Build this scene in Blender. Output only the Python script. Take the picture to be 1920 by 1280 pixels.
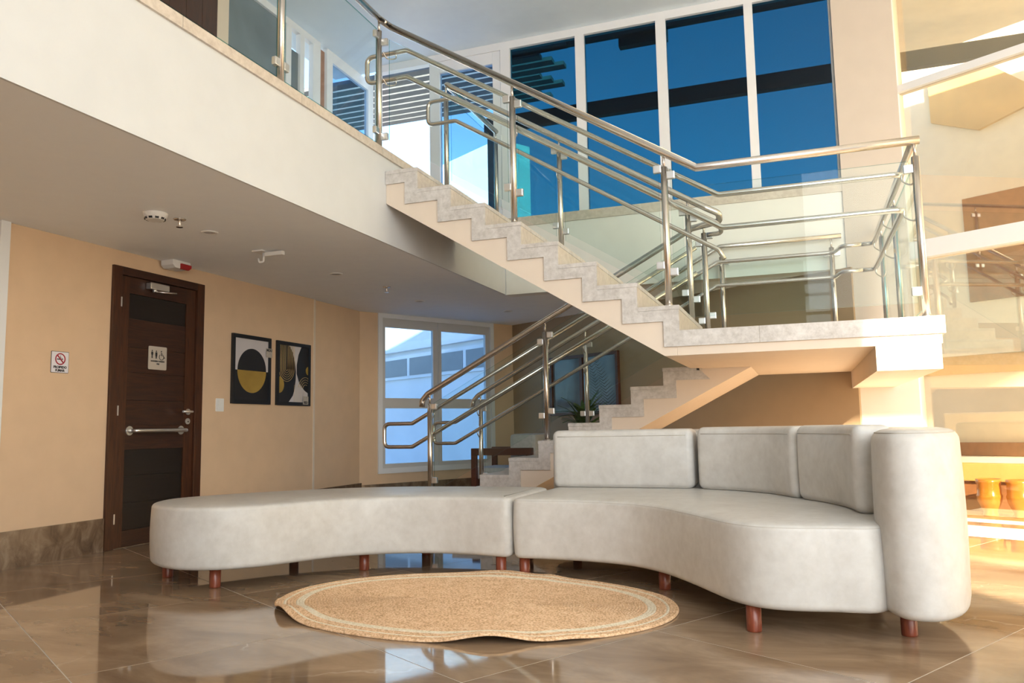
import bpy, bmesh, math, random
from mathutils import Vector, Matrix
random.seed(7)
S = bpy.context.scene
COL = S.collection
for o in list(bpy.data.objects): bpy.data.objects.remove(o)

# ------------------------------------------------------------------ camera
YAW, PITCH, ROLL, CAMH = math.radians(19.8428), math.radians(6.1772), math.radians(-1.0319), 0.86
fw = Vector((-math.sin(YAW)*math.cos(PITCH), math.cos(YAW)*math.cos(PITCH), math.sin(PITCH)))
rt = Vector((math.cos(YAW), math.sin(YAW), 0)); up = rt.cross(fw)
r2_, u2_ = rt*math.cos(ROLL)+up*math.sin(ROLL), up*math.cos(ROLL)-rt*math.sin(ROLL)
cam_d = bpy.data.cameras.new('camera'); cam = bpy.data.objects.new('camera', cam_d); COL.objects.link(cam)
cam_d.lens = 28.0; cam_d.sensor_width = 36.0; cam_d.clip_start = .05
m3 = Matrix((r2_, u2_, -fw)).transposed().to_4x4(); m3.translation = Vector((0, 0, CAMH)); cam.matrix_world = m3
S.camera = cam

# ------------------------------------------------------------------ light
SUN_DIR = Vector((.46*math.cos(math.radians(18.5)), -.888*math.cos(math.radians(18.5)), math.sin(math.radians(18.5)))).normalized()
W = bpy.data.worlds.new('sky'); S.world = W; W.use_nodes = True
nt = W.node_tree; nt.nodes.clear()
sky = nt.nodes.new('ShaderNodeTexSky'); sky.sky_type = 'NISHITA'; sky.sun_disc = False
sky.sun_elevation = math.radians(28); sky.sun_rotation = math.radians(153); sky.altitude = 300; sky.air_density = 1.0; sky.dust_density = .6
bg = nt.nodes.new('ShaderNodeBackground'); bg.inputs[1].default_value = .65
wo = nt.nodes.new('ShaderNodeOutputWorld'); nt.links.new(sky.outputs[0], bg.inputs[0]); nt.links.new(bg.outputs[0], wo.inputs[0])
sl = bpy.data.lights.new('sun', 'SUN'); sl.energy = 31; sl.color = (1, .86, .64); sl.angle = math.radians(.8)
so = bpy.data.objects.new('sun', sl); COL.objects.link(so); so.rotation_euler = (-SUN_DIR).to_track_quat('-Z', 'Y').to_euler(); so.location = (12, -20, 9)
def area(name, loc, aim, sx, sy, e, col):
    l = bpy.data.lights.new(name, 'AREA'); l.shape = 'RECTANGLE'; l.size = sx; l.size_y = sy; l.energy = e; l.color = col
    o = bpy.data.objects.new(name, l); COL.objects.link(o); o.location = loc
    o.rotation_euler = (Vector(aim)-Vector(loc)).to_track_quat('-Z', 'Y').to_euler(); return o
area('front_fill', (2.4, -2.8, 2.95), (2.0, 5, 2.8), 4.4, 4.2, 400, (.93, .97, 1))  # added fill lamp; the front wall has no window here
S.view_settings.view_transform = 'Standard'; S.view_settings.look = 'None'
S.view_settings.exposure = -0.04; S.view_settings.gamma = 1.0; S.view_settings.use_curve_mapping = False

# ------------------------------------------------------------------ materials
def lin(c): return tuple((x/12.92 if x <= .04045 else ((x+.055)/1.055)**2.4) for x in c)
def rgb(r, g, b): return lin((r/255, g/255, b/255))+(1,)
class NT:
    def __init__(s, name):
        s.m = bpy.data.materials.new(name); s.m.use_nodes = True; s.t = s.m.node_tree
        s.b = s.t.nodes['Principled BSDF']; s.out = s.t.nodes['Material Output']
    def n(s, typ, **kw):
        x = s.t.nodes.new('ShaderNode'+typ)
        for k, v in kw.items():
            if k in x.inputs.keys(): x.inputs[k].default_value = v
            else: setattr(x, k, v)
        return x
    def l(s, a, b): s.t.links.new(a, b)
    def ramp(s, fac, stops):
        r = s.n('ValToRGB'); e = r.color_ramp.elements
        while len(e) < len(stops): e.new(.5)
        for x, (p, c) in zip(e, stops): x.position = p; x.color = c
        s.l(fac, r.inputs[0]); return r.outputs[0]
    def noise(s, vec, scale, detail=4, rough=.5, dist=0):
        x = s.n('TexNoise', Scale=scale, Detail=detail, Roughness=rough, Distortion=dist)
        if vec is not None: s.l(vec, x.inputs['Vector'])
        return x.outputs['Fac']
    def bump(s, h, strength=.2, dist=.01):
        b = s.n('Bump', Strength=strength, Distance=dist); s.l(h, b.inputs['Height']); s.l(b.outputs[0], s.b.inputs['Normal'])
    def base(s, col=None, rough=.5, metal=0, spec=.5, link=None):
        if link is not None: s.l(link, s.b.inputs['Base Color'])
        else: s.b.inputs['Base Color'].default_value = col
        s.b.inputs['Roughness'].default_value = rough; s.b.inputs['Metallic'].default_value = metal
        s.b.inputs['Specular IOR Level'].default_value = spec
        return s
    def coord(s, kind='Object'): return s.n('TexCoord').outputs[kind]
def plain(name, col, rough=.5, metal=0, spec=.5, var=.05, sc=6, bump=.04, bsc=180):
    t = NT(name); v = t.coord(); n = t.noise(v, sc, 5)
    c1 = tuple(min(1, x*(1-var)) for x in col[:3])+(1,); c2 = tuple(min(1, x*(1+var)) for x in col[:3])+(1,)
    t.base(rough=rough, metal=metal, spec=spec, link=t.ramp(n, [(.3, c1), (.7, c2)]))
    if bump: t.bump(t.noise(v, bsc, 2), bump, .004)
    return t.m
M = {}
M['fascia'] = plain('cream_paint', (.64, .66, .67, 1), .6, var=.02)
M['white_wall'] = plain('white_paint', (.84, .82, .78, 1), .6, var=.02)
M['beige'] = plain('beige_paint', (.72, .515, .335, 1), .55, var=.03, bump=.08)
M['peach'] = plain('peach_paint', (.74, .625, .51, 1), .6, var=.02)
M['column'] = plain('column_paint', (.58, .51, .44, 1), .6, var=.02)
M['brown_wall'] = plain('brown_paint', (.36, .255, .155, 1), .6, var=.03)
M['ceiling'] = plain('ceiling_paint', (.92, .95, .99, 1), .7, var=.02)
M['upper_ceiling'] = plain('upper_ceiling_paint', (.80, .90, .99, 1), .5, var=.02)
M['white_frame'] = plain('white_aluminium', (.80, .81, .83, 1), .35, var=.01, bump=0)
M['grey_frame'] = plain('grey_aluminium', (.60, .59, .58, 1), .4, var=.01, bump=0)
M['white_plastic'] = plain('white_plastic', (.82, .81, .79, 1), .4, var=.01, bump=0)
M['red_plastic'] = plain('red_plastic', (.35, .01, .015, 1), .3, var=.02, bump=0)
M['black'] = plain('black_matt', (.012, .012, .014, 1), .5, var=.1, bump=0)
M['black_print'] = plain('black_print', (.02, .02, .022, 1), .35, var=.1, bump=0)
M['white_print'] = plain('white_print', (.62, .58, .58, 1), .4, var=.02, bump=0)
M['gold_print'] = plain('gold_print', (.50, .33, .075, 1), .38, metal=.35, var=.25, sc=3, bump=0)
M['gold_line'] = plain('gold_line_print', (.62, .45, .20, 1), .4, var=.1, bump=0)
M['sign_white'] = plain('sign_white', (.80, .78, .82, 1), .4, var=.01, bump=0)
M['sign_red'] = plain('sign_red', (.42, .01, .03, 1), .4, var=.02, bump=0)
M['sign_beige'] = plain('sign_beige', (.50, .44, .37, 1), .4, var=.03, bump=0)
M['paper'] = plain('paper_card', (.45, .40, .34, 1), .6, var=.15, sc=40, bump=0)
M['dark_outside'] = plain('dark_timber', (.018, .016, .017, 1), .6, var=.2)
M['slat_grey'] = plain('weathered_slat', (.10, .11, .125, 1), .6, var=.15)
M['ext_white'] = plain('exterior_white', (.78, .78, .78, 1), .8, var=.06, sc=1.5)
M['ext_grey'] = plain('exterior_grey_glass', (.22, .22, .23, 1), .3, var=.05)
M['ext_ground'] = plain('exterior_paving', (.55, .50, .44, 1), .8, var=.08)
M['cream_ext'] = plain('cream_standin', (.95, .90, .79, 1), .8, var=.04)
M['reflection_stone'] = plain('golden_reflection_stone', (.46, .34, .19, 1), .35, var=.12, sc=3)
M['gold_ext'] = plain('golden_render', (.66, .42, .16, 1), .6, var=.06)
M['timber'] = plain('reddish_timber', (.36, .17, .09, 1), .4, var=.15, sc=14)
M['orange_glaze'] = plain('orange_glaze', (.52, .21, .035, 1), .18, var=.2, sc=9, bump=.1, bsc=60)
M['leaf'] = plain('leaf_green', (.05, .12, .025, 1), .45, var=.3, sc=30)
M['soil'] = plain('soil', (.03, .02, .012, 1), .9, var=.3)
M['grey_fabric'] = plain('grey_fabric', (.50, .49, .50, 1), .8, var=.08, sc=40)
M['blue_door'] = plain('painted_metal', (.70, .72, .76, 1), .3, var=.01, bump=0)

def wood(name, c1, c2, rough=.35, axis='Z', scale=3):
    t = NT(name); v = t.coord(); mp = t.n('Mapping'); t.l(v, mp.inputs[0])
    mp.inputs['Scale'].default_value = {'Z': (14, 14, 1.2), 'Y': (14, 1.2, 14), 'X': (1.2, 14, 14)}[axis]
    n = t.noise(mp.outputs[0], scale, 6, .6, 1.2)
    t.base(rough=rough, link=t.ramp(n, [(.3, c1), (.7, c2)])); t.bump(n, .08, .003); return t.m
M['door_wood'] = wood('dark_door_wood', (.020, .006, .003, 1), (.055, .017, .006, 1), .38, 'Y')
M['door_wood_v'] = wood('dark_door_wood_upright', (.030, .009, .003, 1), (.085, .026, .008, 1), .36, 'Z')
M['door_dark'] = wood('near_black_door_panel', (.004, .002, .002, 1), (.010, .005, .003, 1), .4, 'Y')
M['leg_wood'] = wood('red_brown_leg_wood', (.16, .035, .016, 1), (.27, .065, .03, 1), .32, 'Z')
M['chair_wood'] = wood('dark_chair_wood', (.06, .015, .008, 1), (.11, .03, .015, 1), .4, 'X')

def marble(name, c1, c2, c3, vein, rough, vs=.9, vamt=1.0, bsc=1.3):
    t = NT(name); v = t.coord(); inf = t.n('ObjectInfo')
    mul = t.n('VectorMath', operation='SCALE'); cb = t.n('CombineXYZ')
    t.l(inf.outputs['Random'], cb.inputs[0]); t.l(inf.outputs['Random'], cb.inputs[1]); t.l(inf.outputs['Random'], cb.inputs[2])
    t.l(cb.outputs[0], mul.inputs[0]); mul.inputs['Scale'].default_value = 37
    ad = t.n('VectorMath', operation='ADD'); t.l(v, ad.inputs[0]); t.l(mul.outputs[0], ad.inputs[1])
    mp = t.n('Mapping'); t.l(ad.outputs[0], mp.inputs[0]); mp.inputs['Scale'].default_value = (1, 2.4, 1.6); mp.inputs['Rotation'].default_value = (0, 0, .5)
    n1 = t.noise(mp.outputs[0], bsc, 9, .62, .8)
    base = t.ramp(n1, [(.28, c1), (.5, c2), (.74, c3)])
    wn = t.n('TexNoise', Scale=1.6, Detail=5); t.l(ad.outputs[0], wn.inputs['Vector'])
    mx = t.n('VectorMath', operation='SCALE'); t.l(wn.outputs['Color'], mx.inputs[0]); mx.inputs['Scale'].default_value = .75
    a2 = t.n('VectorMath', operation='ADD'); t.l(ad.outputs[0], a2.inputs[0]); t.l(mx.outputs[0], a2.inputs[1])
    vo = t.n('TexVoronoi', feature='DISTANCE_TO_EDGE', Scale=vs); t.l(a2.outputs[0], vo.inputs['Vector'])
    line = t.ramp(vo.outputs['Distance'], [(0, (.8, .8, .8, 1)), (.003, (.4, .4, .4, 1)), (.008, (0, 0, 0, 1))])
    msk = t.ramp(t.noise(ad.outputs[0], 1.9, 3), [(.52, (0, 0, 0, 1)), (.70, (vamt, vamt, vamt, 1))])
    ml = t.n('Math', operation='MULTIPLY'); t.l(line, ml.inputs[0]); t.l(msk, ml.inputs[1])
    mix = t.n('Mix', data_type='RGBA'); t.l(ml.outputs[0], mix.inputs[0]); t.l(base, mix.inputs[6]); mix.inputs[7].default_value = vein
    t.base(rough=rough, link=mix.outputs[2], spec=.65); return t.m
M['marble'] = marble('brown_polished_marble', (.19, .122, .073, 1), (.30, .202, .125, 1), (.45, .32, .21, 1), (.62, .52, .42, 1), .045)
M['marble_base'] = marble('dark_marble_skirting', (.075, .045, .027, 1), (.16, .105, .065, 1), (.29, .21, .14, 1), (.5, .4, .3, 1), .16, vs=2.2, bsc=4)
M['grout'] = plain('grout', (.56, .50, .43, 1), .7, var=.03)
M['sun_strip'] = marble('pale_sun_strip', (.80, .77, .72, 1), (.86, .84, .80, 1), (.9, .88, .85, 1), (.6, .58, .55, 1), .1)
def stone(name, c1, c2, c3, rough=.4):
    t = NT(name); v = t.coord(); n1 = t.noise(v, 26, 6, .7); n2 = t.noise(v, 4, 4)
    a = t.n('Math', operation='MULTIPLY_ADD'); t.l(n1, a.inputs[0]); a.inputs[1].default_value = .75; 
    b = t.n('Math', operation='MULTIPLY'); t.l(n2, b.inputs[0]); b.inputs[1].default_value = .25; t.l(b.outputs[0], a.inputs[2])
    t.base(rough=rough, link=t.ramp(a.outputs[0], [(.32, c1), (.5, c2), (.66, c3)])); t.bump(n1, .08, .004); return t.m
M['stone'] = stone('speckled_grey_limestone', (.44, .405, .37, 1), (.58, .545, .51, 1), (.69, .655, .62, 1))
M['stone_edge'] = stone('beige_limestone_edge', (.50, .43, .36, 1), (.61, .54, .46, 1), (.70, .63, .55, 1))
def steel(name, col, rough):
    t = NT(name); v = t.coord(); n = t.noise(v, 30, 3)
    t.base(col, rough=rough, metal=1); r = t.n('MapRange', **{'To Min': rough*.8, 'To Max': rough*1.25}); t.l(n, r.inputs[0]); t.l(r.outputs[0], t.b.inputs['Roughness']); return t.m
M['steel'] = steel('brushed_steel', (.70, .655, .61, 1), .24)
M['steel_bright'] = steel('bright_steel', (.80, .80, .80, 1), .32)
def glass(name, tint, refl_tint=(1, 1, 1, 1), f0=1.5, boost=0.0, rough=.0):
    t = NT(name); t.t.nodes.remove(t.b)
    tr = t.n('BsdfTransparent'); tr.inputs[0].default_value = tint
    gl = t.n('BsdfGlossy'); gl.inputs['Color'].default_value = refl_tint; gl.inputs['Roughness'].default_value = rough
    lw = t.n('LayerWeight', Blend=.5); pw = t.n('Math', operation='POWER'); t.l(lw.outputs['Facing'], pw.inputs[0]); pw.inputs[1].default_value = 5
    ad = t.n('Math', operation='MULTIPLY_ADD', use_clamp=True); t.l(pw.outputs[0], ad.inputs[0]); ad.inputs[1].default_value = .55; ad.inputs[2].default_value = ((f0-1)/(f0+1))**2+boost
    mx = t.n('MixShader'); t.l(ad.outputs[0], mx.inputs[0]); t.l(tr.outputs[0], mx.inputs[1]); t.l(gl.outputs[0], mx.inputs[2]); t.l(mx.outputs[0], t.out.inputs[0]); return t.m
M['glass'] = glass('clear_greenish_glass', (.945, .98, .97, 1), f0=1.2)
M['glass_edge'] = glass('green_glass_edge', (.25, .55, .52, 1), f0=1.45)
M['blue_glass'] = glass('deep_blue_tinted_glass', (.09, .27, .33, 1), (.8, .85, 1, 1), 1.35)
M['pale_blue_glass'] = glass('pale_blue_tinted_glass', (.50, .64, .78, 1), (.8, .85, 1, 1), 1.3)
M['warm_glass'] = glass('warm_tinted_glass', (1, .965, .88, 1), (1, .92, .76, 1), 1.5, .20)
M['grey_glass'] = plain('grey_smoked_glass', (.17, .215, .245, 1), .12, var=.35, sc=1.2, bump=0)
def leather():
    t = NT('cream_leatherette'); v = t.coord('Generated'); v = t.coord()
    n = t.noise(v, 5, 6, .6, .5); n2 = t.noise(v, 22, 4, .6)
    a = t.n('Math', operation='MULTIPLY_ADD'); t.l(n2, a.inputs[0]); a.inputs[1].default_value = .4
    b = t.n('Math', operation='MULTIPLY'); t.l(n, b.inputs[0]); b.inputs[1].default_value = .6; t.l(b.outputs[0], a.inputs[2])
    t.base(rough=.42, spec=.4, link=t.ramp(a.outputs[0], [(.3, (.535, .505, .458, 1)), (.5, (.615, .587, .543, 1)), (.7, (.685, .663, .62, 1))]))
    t.bump(t.noise(v, 240, 3), .05, .002); return t.m
M['leather'] = leather()
M['seam'] = plain('cream_seam', (.50, .46, .40, 1), .6, var=.03, bump=0)
def jute(name, c1, c2, c3):
    t = NT(name); v = t.coord(); mp = t.n('Mapping'); t.l(v, mp.inputs[0])
    n = t.noise(mp.outputs[0], 90, 3, .6); n2 = t.noise(v, 14, 3)
    a = t.n('Math', operation='MULTIPLY_ADD'); t.l(n, a.inputs[0]); a.inputs[1].default_value = .8
    b = t.n('Math', operation='MULTIPLY'); t.l(n2, b.inputs[0]); b.inputs[1].default_value = .2; t.l(b.outputs[0], a.inputs[2])
    t.base(rough=.9, spec=.1, link=t.ramp(a.outputs[0], [(.36, c1), (.5, c2), (.62, c3)])); t.bump(n, .6, .006); return t.m
M['jute'] = jute('braided_jute', (.52, .305, .16, 1), (.79, .51, .295, 1), (.90, .65, .42, 1))
M['jute_cream'] = jute('bleached_jute', (.66, .54, .37, 1), (.84, .72, .53, 1), (.90, .80, .64, 1))

# ------------------------------------------------------------------ mesh helpers
class MB:
    def __init__(s): s.v = []; s.f = []; s.sm = []
    def add(s, verts, faces, smooth=False):
        o = len(s.v); s.v += [tuple(p) for p in verts]
        for f in faces: s.f.append(tuple(i+o for i in f)); s.sm.append(smooth)
        return s
    def box(s, x0, y0, z0, x1, y1, z1):
        v = [(x, y, z) for z in (z0, z1) for y in (y0, y1) for x in (x0, x1)]
        return s.add(v, [(0, 2, 3, 1), (4, 5, 7, 6), (0, 1, 5, 4), (2, 6, 7, 3), (0, 4, 6, 2), (1, 3, 7, 5)])
    def prism(s, poly, a0, a1, plane='XY'):
        def P(p, a): return {'XY': (p[0], p[1], a), 'XZ': (p[0], a, p[1]), 'YZ': (a, p[0], p[1])}[plane]
        n = len(poly); area = sum(poly[i][0]*poly[(i+1) % n][1]-poly[(i+1) % n][0]*poly[i][1] for i in range(n))
        if (area < 0) != (plane == 'XZ'): poly = poly[::-1]
        v = [P(p, a0) for p in poly]+[P(p, a1) for p in poly]
        f = [tuple(range(n))[::-1], tuple(range(n, 2*n))]+[(i, (i+1) % n, n+(i+1) % n, n+i) for i in range(n)]
        return s.add(v, f)
    def tube(s, pts, r, n=12, caps=True, closed=False):
        pts = [Vector(p) for p in pts]; N = len(pts); T = []
        for i in range(N):
            if closed: a, b = pts[i]-pts[i-1], pts[(i+1) % N]-pts[i]
            else: a = pts[i]-pts[i-1] if i else pts[1]-pts[0]; b = pts[i+1]-pts[i] if i < N-1 else pts[i]-pts[i-1]
            T.append((a.normalized(), b.normalized()))
        t0 = T[0][1]; ref = Vector((0, 0, 1)) if abs(t0.z) < .9 else Vector((1, 0, 0))
        e1 = t0.cross(ref).normalized(); base = len(s.v); vs = []
        for i, (a, b) in enumerate(T):
            t = (a+b); t = t.normalized() if t.length > 1e-6 else a
            e1 = (e1-t*e1.dot(t)).normalized(); e2 = t.cross(e1)
            c = max(.35, math.sqrt(max(0, (1+a.dot(b))/2)))
            mdir = (b-a); mdir = mdir-t*mdir.dot(t)
            mdir = mdir.normalized() if mdir.length > 1e-6 else None
            for k in range(n):
                q = e1*math.cos(2*math.pi*k/n)*r+e2*math.sin(2*math.pi*k/n)*r
                if mdir is not None: q = q+mdir*q.dot(mdir)*(1/c-1)
                vs.append(pts[i]+q)
        R = N if closed else N-1
        f = [(i*n+k, i*n+(k+1) % n, ((i+1) % N)*n+(k+1) % n, ((i+1) % N)*n+k) for i in range(R) for k in range(n)]
        s.add(vs, f, True)
        if caps and not closed:
            o = base; s.f += [tuple(o+k for k in range(n))[::-1], tuple(o+(N-1)*n+k for k in range(n))]; s.sm += [False, False]
        return s
    def lathe(s, prof, c=(0, 0, 0), n=24, axis='Z'):
        def P(r, a, z):
            x, y = r*math.cos(a), r*math.sin(a)
            q = {'Z': (x, y, z), 'X': (z, x, y), 'Y': (y, z, x)}[axis]
            return (q[0]+c[0], q[1]+c[1], q[2]+c[2])
        N = len(prof); v = [P(r, 2*math.pi*k/n, z) for r, z in prof for k in range(n)]
        f = [(i*n+k, i*n+(k+1) % n, (i+1)*n+(k+1) % n, (i+1)*n+k) for i in range(N-1) for k in range(n)]
        s.add(v, f, True); o = len(s.v)-len(v)
        s.f += [tuple(o+k for k in range(n))[::-1], tuple(o+(N-1)*n+k for k in range(n))]; s.sm += [False, False]
        return s
    def mesh(s, name, mat):
        me = bpy.data.meshes.new(name); me.from_pydata(s.v, [], s.f); me.polygons.foreach_set('use_smooth', s.sm)
        me.materials.append(M[mat] if isinstance(mat, str) else mat); me.update(); return me
    def build(s, name, mat, parent=None, bevel=0, fix=False):
        me = s.mesh(name, mat)
        if bevel or fix:
            b = bmesh.new(); b.from_mesh(me)
            if fix: bmesh.ops.recalc_face_normals(b, faces=b.faces)
            if bevel:
                es = [e for e in b.edges if len(e.link_faces) == 2 and e.calc_face_angle(0) > .5]
                bmesh.ops.bevel(b, geom=es, offset=bevel, segments=2, affect='EDGES', profile=.6, clamp_overlap=True)
            b.to_mesh(me); b.free()
        return link(name, me, parent)
def link(name, me, parent=None):
    o = bpy.data.objects.new(name, me); COL.objects.link(o)
    if parent is not None:
        o.parent = parent
        o.matrix_parent_inverse = Matrix.Translation(-parent.location) if parent.location.length else Matrix()
    return o
def tag(o, label=None, cat=None, group=None, kind=None):
    if label: o['label'] = label
    if cat: o['category'] = cat
    if group: o['group'] = group
    if kind: o['kind'] = kind
    return o
def root(name, loc, label, cat, group=None, kind=None):
    o = bpy.data.objects.new(name, None); o.empty_display_size = .1; o.location = loc; COL.objects.link(o)
    return tag(o, label, cat, group, kind)
def box(name, mat, parent, *d, bevel=0): return MB().box(*d).build(name, mat, parent, bevel)
def fillet(pts, r, n=6, closed=False):
    pts = [Vector(p) for p in pts]; out = []; N = len(pts)
    for i, p in enumerate(pts):
        if not closed and i in (0, N-1): out.append(p); continue
        a, b = pts[i-1], pts[(i+1) % N]; da, db = (a-p), (b-p); la, lb = da.length, db.length
        da.normalize(); db.normalize(); ang = math.acos(max(-1, min(1, da.dot(db))))
        if ang > math.pi-.02: out.append(p); continue
        d = min(r/math.tan(ang/2), la*.48, lb*.48)
        A, B = p+da*d, p+db*d
        for k in range(n+1):
            t = k/n; out.append(A*(1-t)**2+p*2*t*(1-t)+B*t*t)
    return out
def spline(pts, n=8, closed=False):
    pts = [Vector(p) for p in pts]; N = len(pts); out = []
    for i in range(N if closed else N-1):
        g = (lambda j: pts[j % N]) if closed else (lambda j: pts[max(0, min(N-1, j))])
        a, b, c, d = g(i-1), g(i), g(i+1), g(i+2)
        for k in range(n):
            t = k/n; out.append(.5*((2*b)+(c-a)*t+(2*a-5*b+4*c-d)*t*t+(3*b-3*c+d-a)*t**3))
    if not closed: out.append(pts[-1])
    return out
def text_mesh(name, txt, size, mat, origin, right, upv, parent, align='CENTER', bold=0):
    cu = bpy.data.curves.new(name, 'FONT'); cu.body = txt; cu.size = size; cu.align_x = align; cu.align_y = 'CENTER'; cu.offset = bold; cu.extrude = .0006
    t = bpy.data.objects.new(name, cu); COL.objects.link(t); bpy.context.view_layer.update()
    me = bpy.data.meshes.new_from_object(t.evaluated_get(bpy.context.evaluated_depsgraph_get())); bpy.data.objects.remove(t)
    R, U = Vector(right), Vector(upv); Nn = R.cross(U); me.transform(Matrix((R, U, Nn)).transposed().to_4x4()); me.transform(Matrix.Translation(origin))
    me.materials.clear(); me.materials.append(M[mat]); me.name = name
    return link(name, me, parent)
UU = Vector((.8607, -.5090, 0)); WW = Vector((.5090, .8607, 0))     # the building's second grid
def G(s, c, z=0): p = UU*s+WW*c; return (p.x, p.y, z)
def gbox(mb, s0, c0, z0, s1, c1, z1):                               # box on the second grid
    v = [G(s, c, z) for z in (z0, z1) for c in (c0, c1) for s in (s0, s1)]
    return mb.add(v, [(0, 2, 3, 1), (4, 5, 7, 6), (0, 1, 5, 4), (2, 6, 7, 3), (0, 4, 6, 2), (1, 3, 7, 5)])

# ------------------------------------------------------------------ structure
XL, H, ZF, XF, YS, CEIL = -4.95, 2.294, 3.03, -2.945, 5.332, 5.25
# floor and tiles
fl = root('floor', (0, 0, 0), 'polished brown marble floor of square tiles laid diagonally', 'floor', kind='structure')
pr_floor = [(-4.95, -3), (9, -3), (9, 3.4), (1.02, 8.11), G(-8.517, 7.2)[:2], (-4.95, 8.36)]
MB().prism(pr_floor, -.14, -.0008).build('grout_bed', 'grout', fl)
def clip(poly, nx, ny, d):
    out = []
    for i in range(len(poly)):
        a, b = poly[i], poly[(i+1) % len(poly)]; fa, fb = a[0]*nx+a[1]*ny-d, b[0]*nx+b[1]*ny-d
        if fa <= 0: out.append(a)
        if fa*fb < 0: t = fa/(fa-fb); out.append((a[0]+(b[0]-a[0])*t, a[1]+(b[1]-a[1])*t))
    return out
TP, TU, TW, gp = 1.01, -1.29, .64, .0022
full = {}
for i in range(-9, 8):
    for j in range(-6, 8):
        s0, c0 = TU+i*TP+gp, TW+j*TP+gp; s1, c1 = s0+TP-2*gp, c0+TP-2*gp
        q = [G(s0, c0)[:2], G(s1, c0)[:2], G(s1, c1)[:2], G(s0, c1)[:2]]; cc = ((q[0][0]+q[2][0])/2, (q[0][1]+q[2][1])/2)
        p = q
        for nx, ny, d in ((-1, 0, 4.94), (0, -1, 2.99), (UU.x, UU.y, 6.0), (-UU.x, -UU.y, 8.50), (WW.x, WW.y, 6.5 if cc[0] > .9 else 7.08), (1, 0, 8.99)):
            p = clip(p, nx, ny, d) if len(p) > 2 else []
        if len(p) < 3 or (cc[1] < -.5 and cc[0] < 3): 
            if len(p) < 3: continue
        me = MB().prism([(a-cc[0], b-cc[1]) for a, b in p], -.02, 0).mesh('tile', 'marble') if p != q else full.setdefault('m', MB().prism([(a-cc[0], b-cc[1]) for a, b in q], -.02, 0).mesh('tile', 'marble'))
        o = link('tile', me, fl); o.location = (cc[0], cc[1], 0)
st = MB(); gbox(st, -3.2, 6.47, -.02, 5.9, 7.10, .002); st.build('sun_strip_slab', 'sun_strip', fl)  # sunlight patch on the floor, put in as a pale slab
for q_ in range(9):
    st = MB(); gbox(st, -3.2+q_*1.01+.002, 7.103, -.02, -3.2+(q_+1)*1.01-.002, 7.46, 0); st.build('tile', 'marble', fl)
# walls lower floor
wl = tag(box('wall_left', 'beige', None, XL-.15, -3, 0, XL, 4.647, H), 'beige painted lower wall beside the restroom door, with dark marble skirting', 'wall', kind='structure')
box('wall_panel', 'beige', wl, XL-.15, 5.645, 0, XL, 7.37, H); box('wall_panel', 'beige', wl, XL-.15, 4.647, 2.17, XL, 5.645, H)
box('wall_panel', 'beige', wl, XL-.15, 7.37, 0, XL-.02, 8.4, H); box('joint_strip', 'peach', wl, XL-.02, 7.36, .24, XL+.006, 7.39, H)
box('upper_wall', 'beige', wl, XL-.15, -3, ZF, XL-.02, 4.75, CEIL)
wn_ = root('wall_window', (-4.95, 8.36, 0), 'beige angled wall around the tall blue ground-floor window', 'wall', kind='structure')
A0, DW = Vector((-4.97, 8.36, 0)), Vector((.4910, .8712, 0)); NW = Vector((.8712, -.4910, 0))   # wall with the blue window
def WP(s, d, z): p = A0+DW*s+NW*d; return (p.x, p.y, z)
def wbox(mb, s0, d0, z0, s1, d1, z1):
    v = [WP(s, d, z) for z in (z0, z1) for d in (d0, d1) for s in (s0, s1)]
    return mb.add(v, [(0, 1, 3, 2), (4, 6, 7, 5), (0, 4, 5, 1), (2, 3, 7, 6), (0, 2, 6, 4), (1, 5, 7, 3)])
for d in ((0, -.16, 0, .25, 0, H), (2.08, -.16, 0, 2.6, 0, H), (.25, -.16, 0, 2.08, 0, .335)):
    m = MB(); wbox(m, *d); m.build('wall_panel', 'beige', wn_, fix=True)
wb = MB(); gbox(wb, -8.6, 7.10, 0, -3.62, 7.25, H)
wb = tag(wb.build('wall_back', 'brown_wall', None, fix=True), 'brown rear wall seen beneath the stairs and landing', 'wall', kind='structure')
# baseboards
bb = root('baseboard_left', (XL, 4, 0), 'dark brown marble skirting slabs along the left wall', 'baseboard', kind='structure')
for a, b in ((1.0, 2.05), (2.06, 3.05), (3.06, 4.642), (5.65, 6.5), (6.51, 7.36), (7.37, 8.35)): box('skirting_slab', 'marble_base', bb, XL, a, 0, XL+.018, b, .243)
bw = root('baseboard_back', (XL, 8.4, 0), 'dark brown marble skirting below the blue ground-floor window', 'baseboard', kind='structure')
for a, b in ((.01, 1.0), (1.01, 2.05)):
    m = MB(); wbox(m, a, .001, 0, b, .02, .215); m.build('skirting_slab', 'marble_base', bw, fix=True)
for a, b in ((-8.4, -6.4), (-6.39, -4.5)):
    m = MB(); gbox(m, a, 7.08, 0, b, 7.1, .215); m.build('skirting_slab', 'marble_base', bw, fix=True)
tag(box('trim_1', 'white_frame', None, XL, 3.715, .245, XL+.02, 3.785, H), 'white vertical corner trim at the far left of the wall', 'trim', kind='structure')
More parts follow.
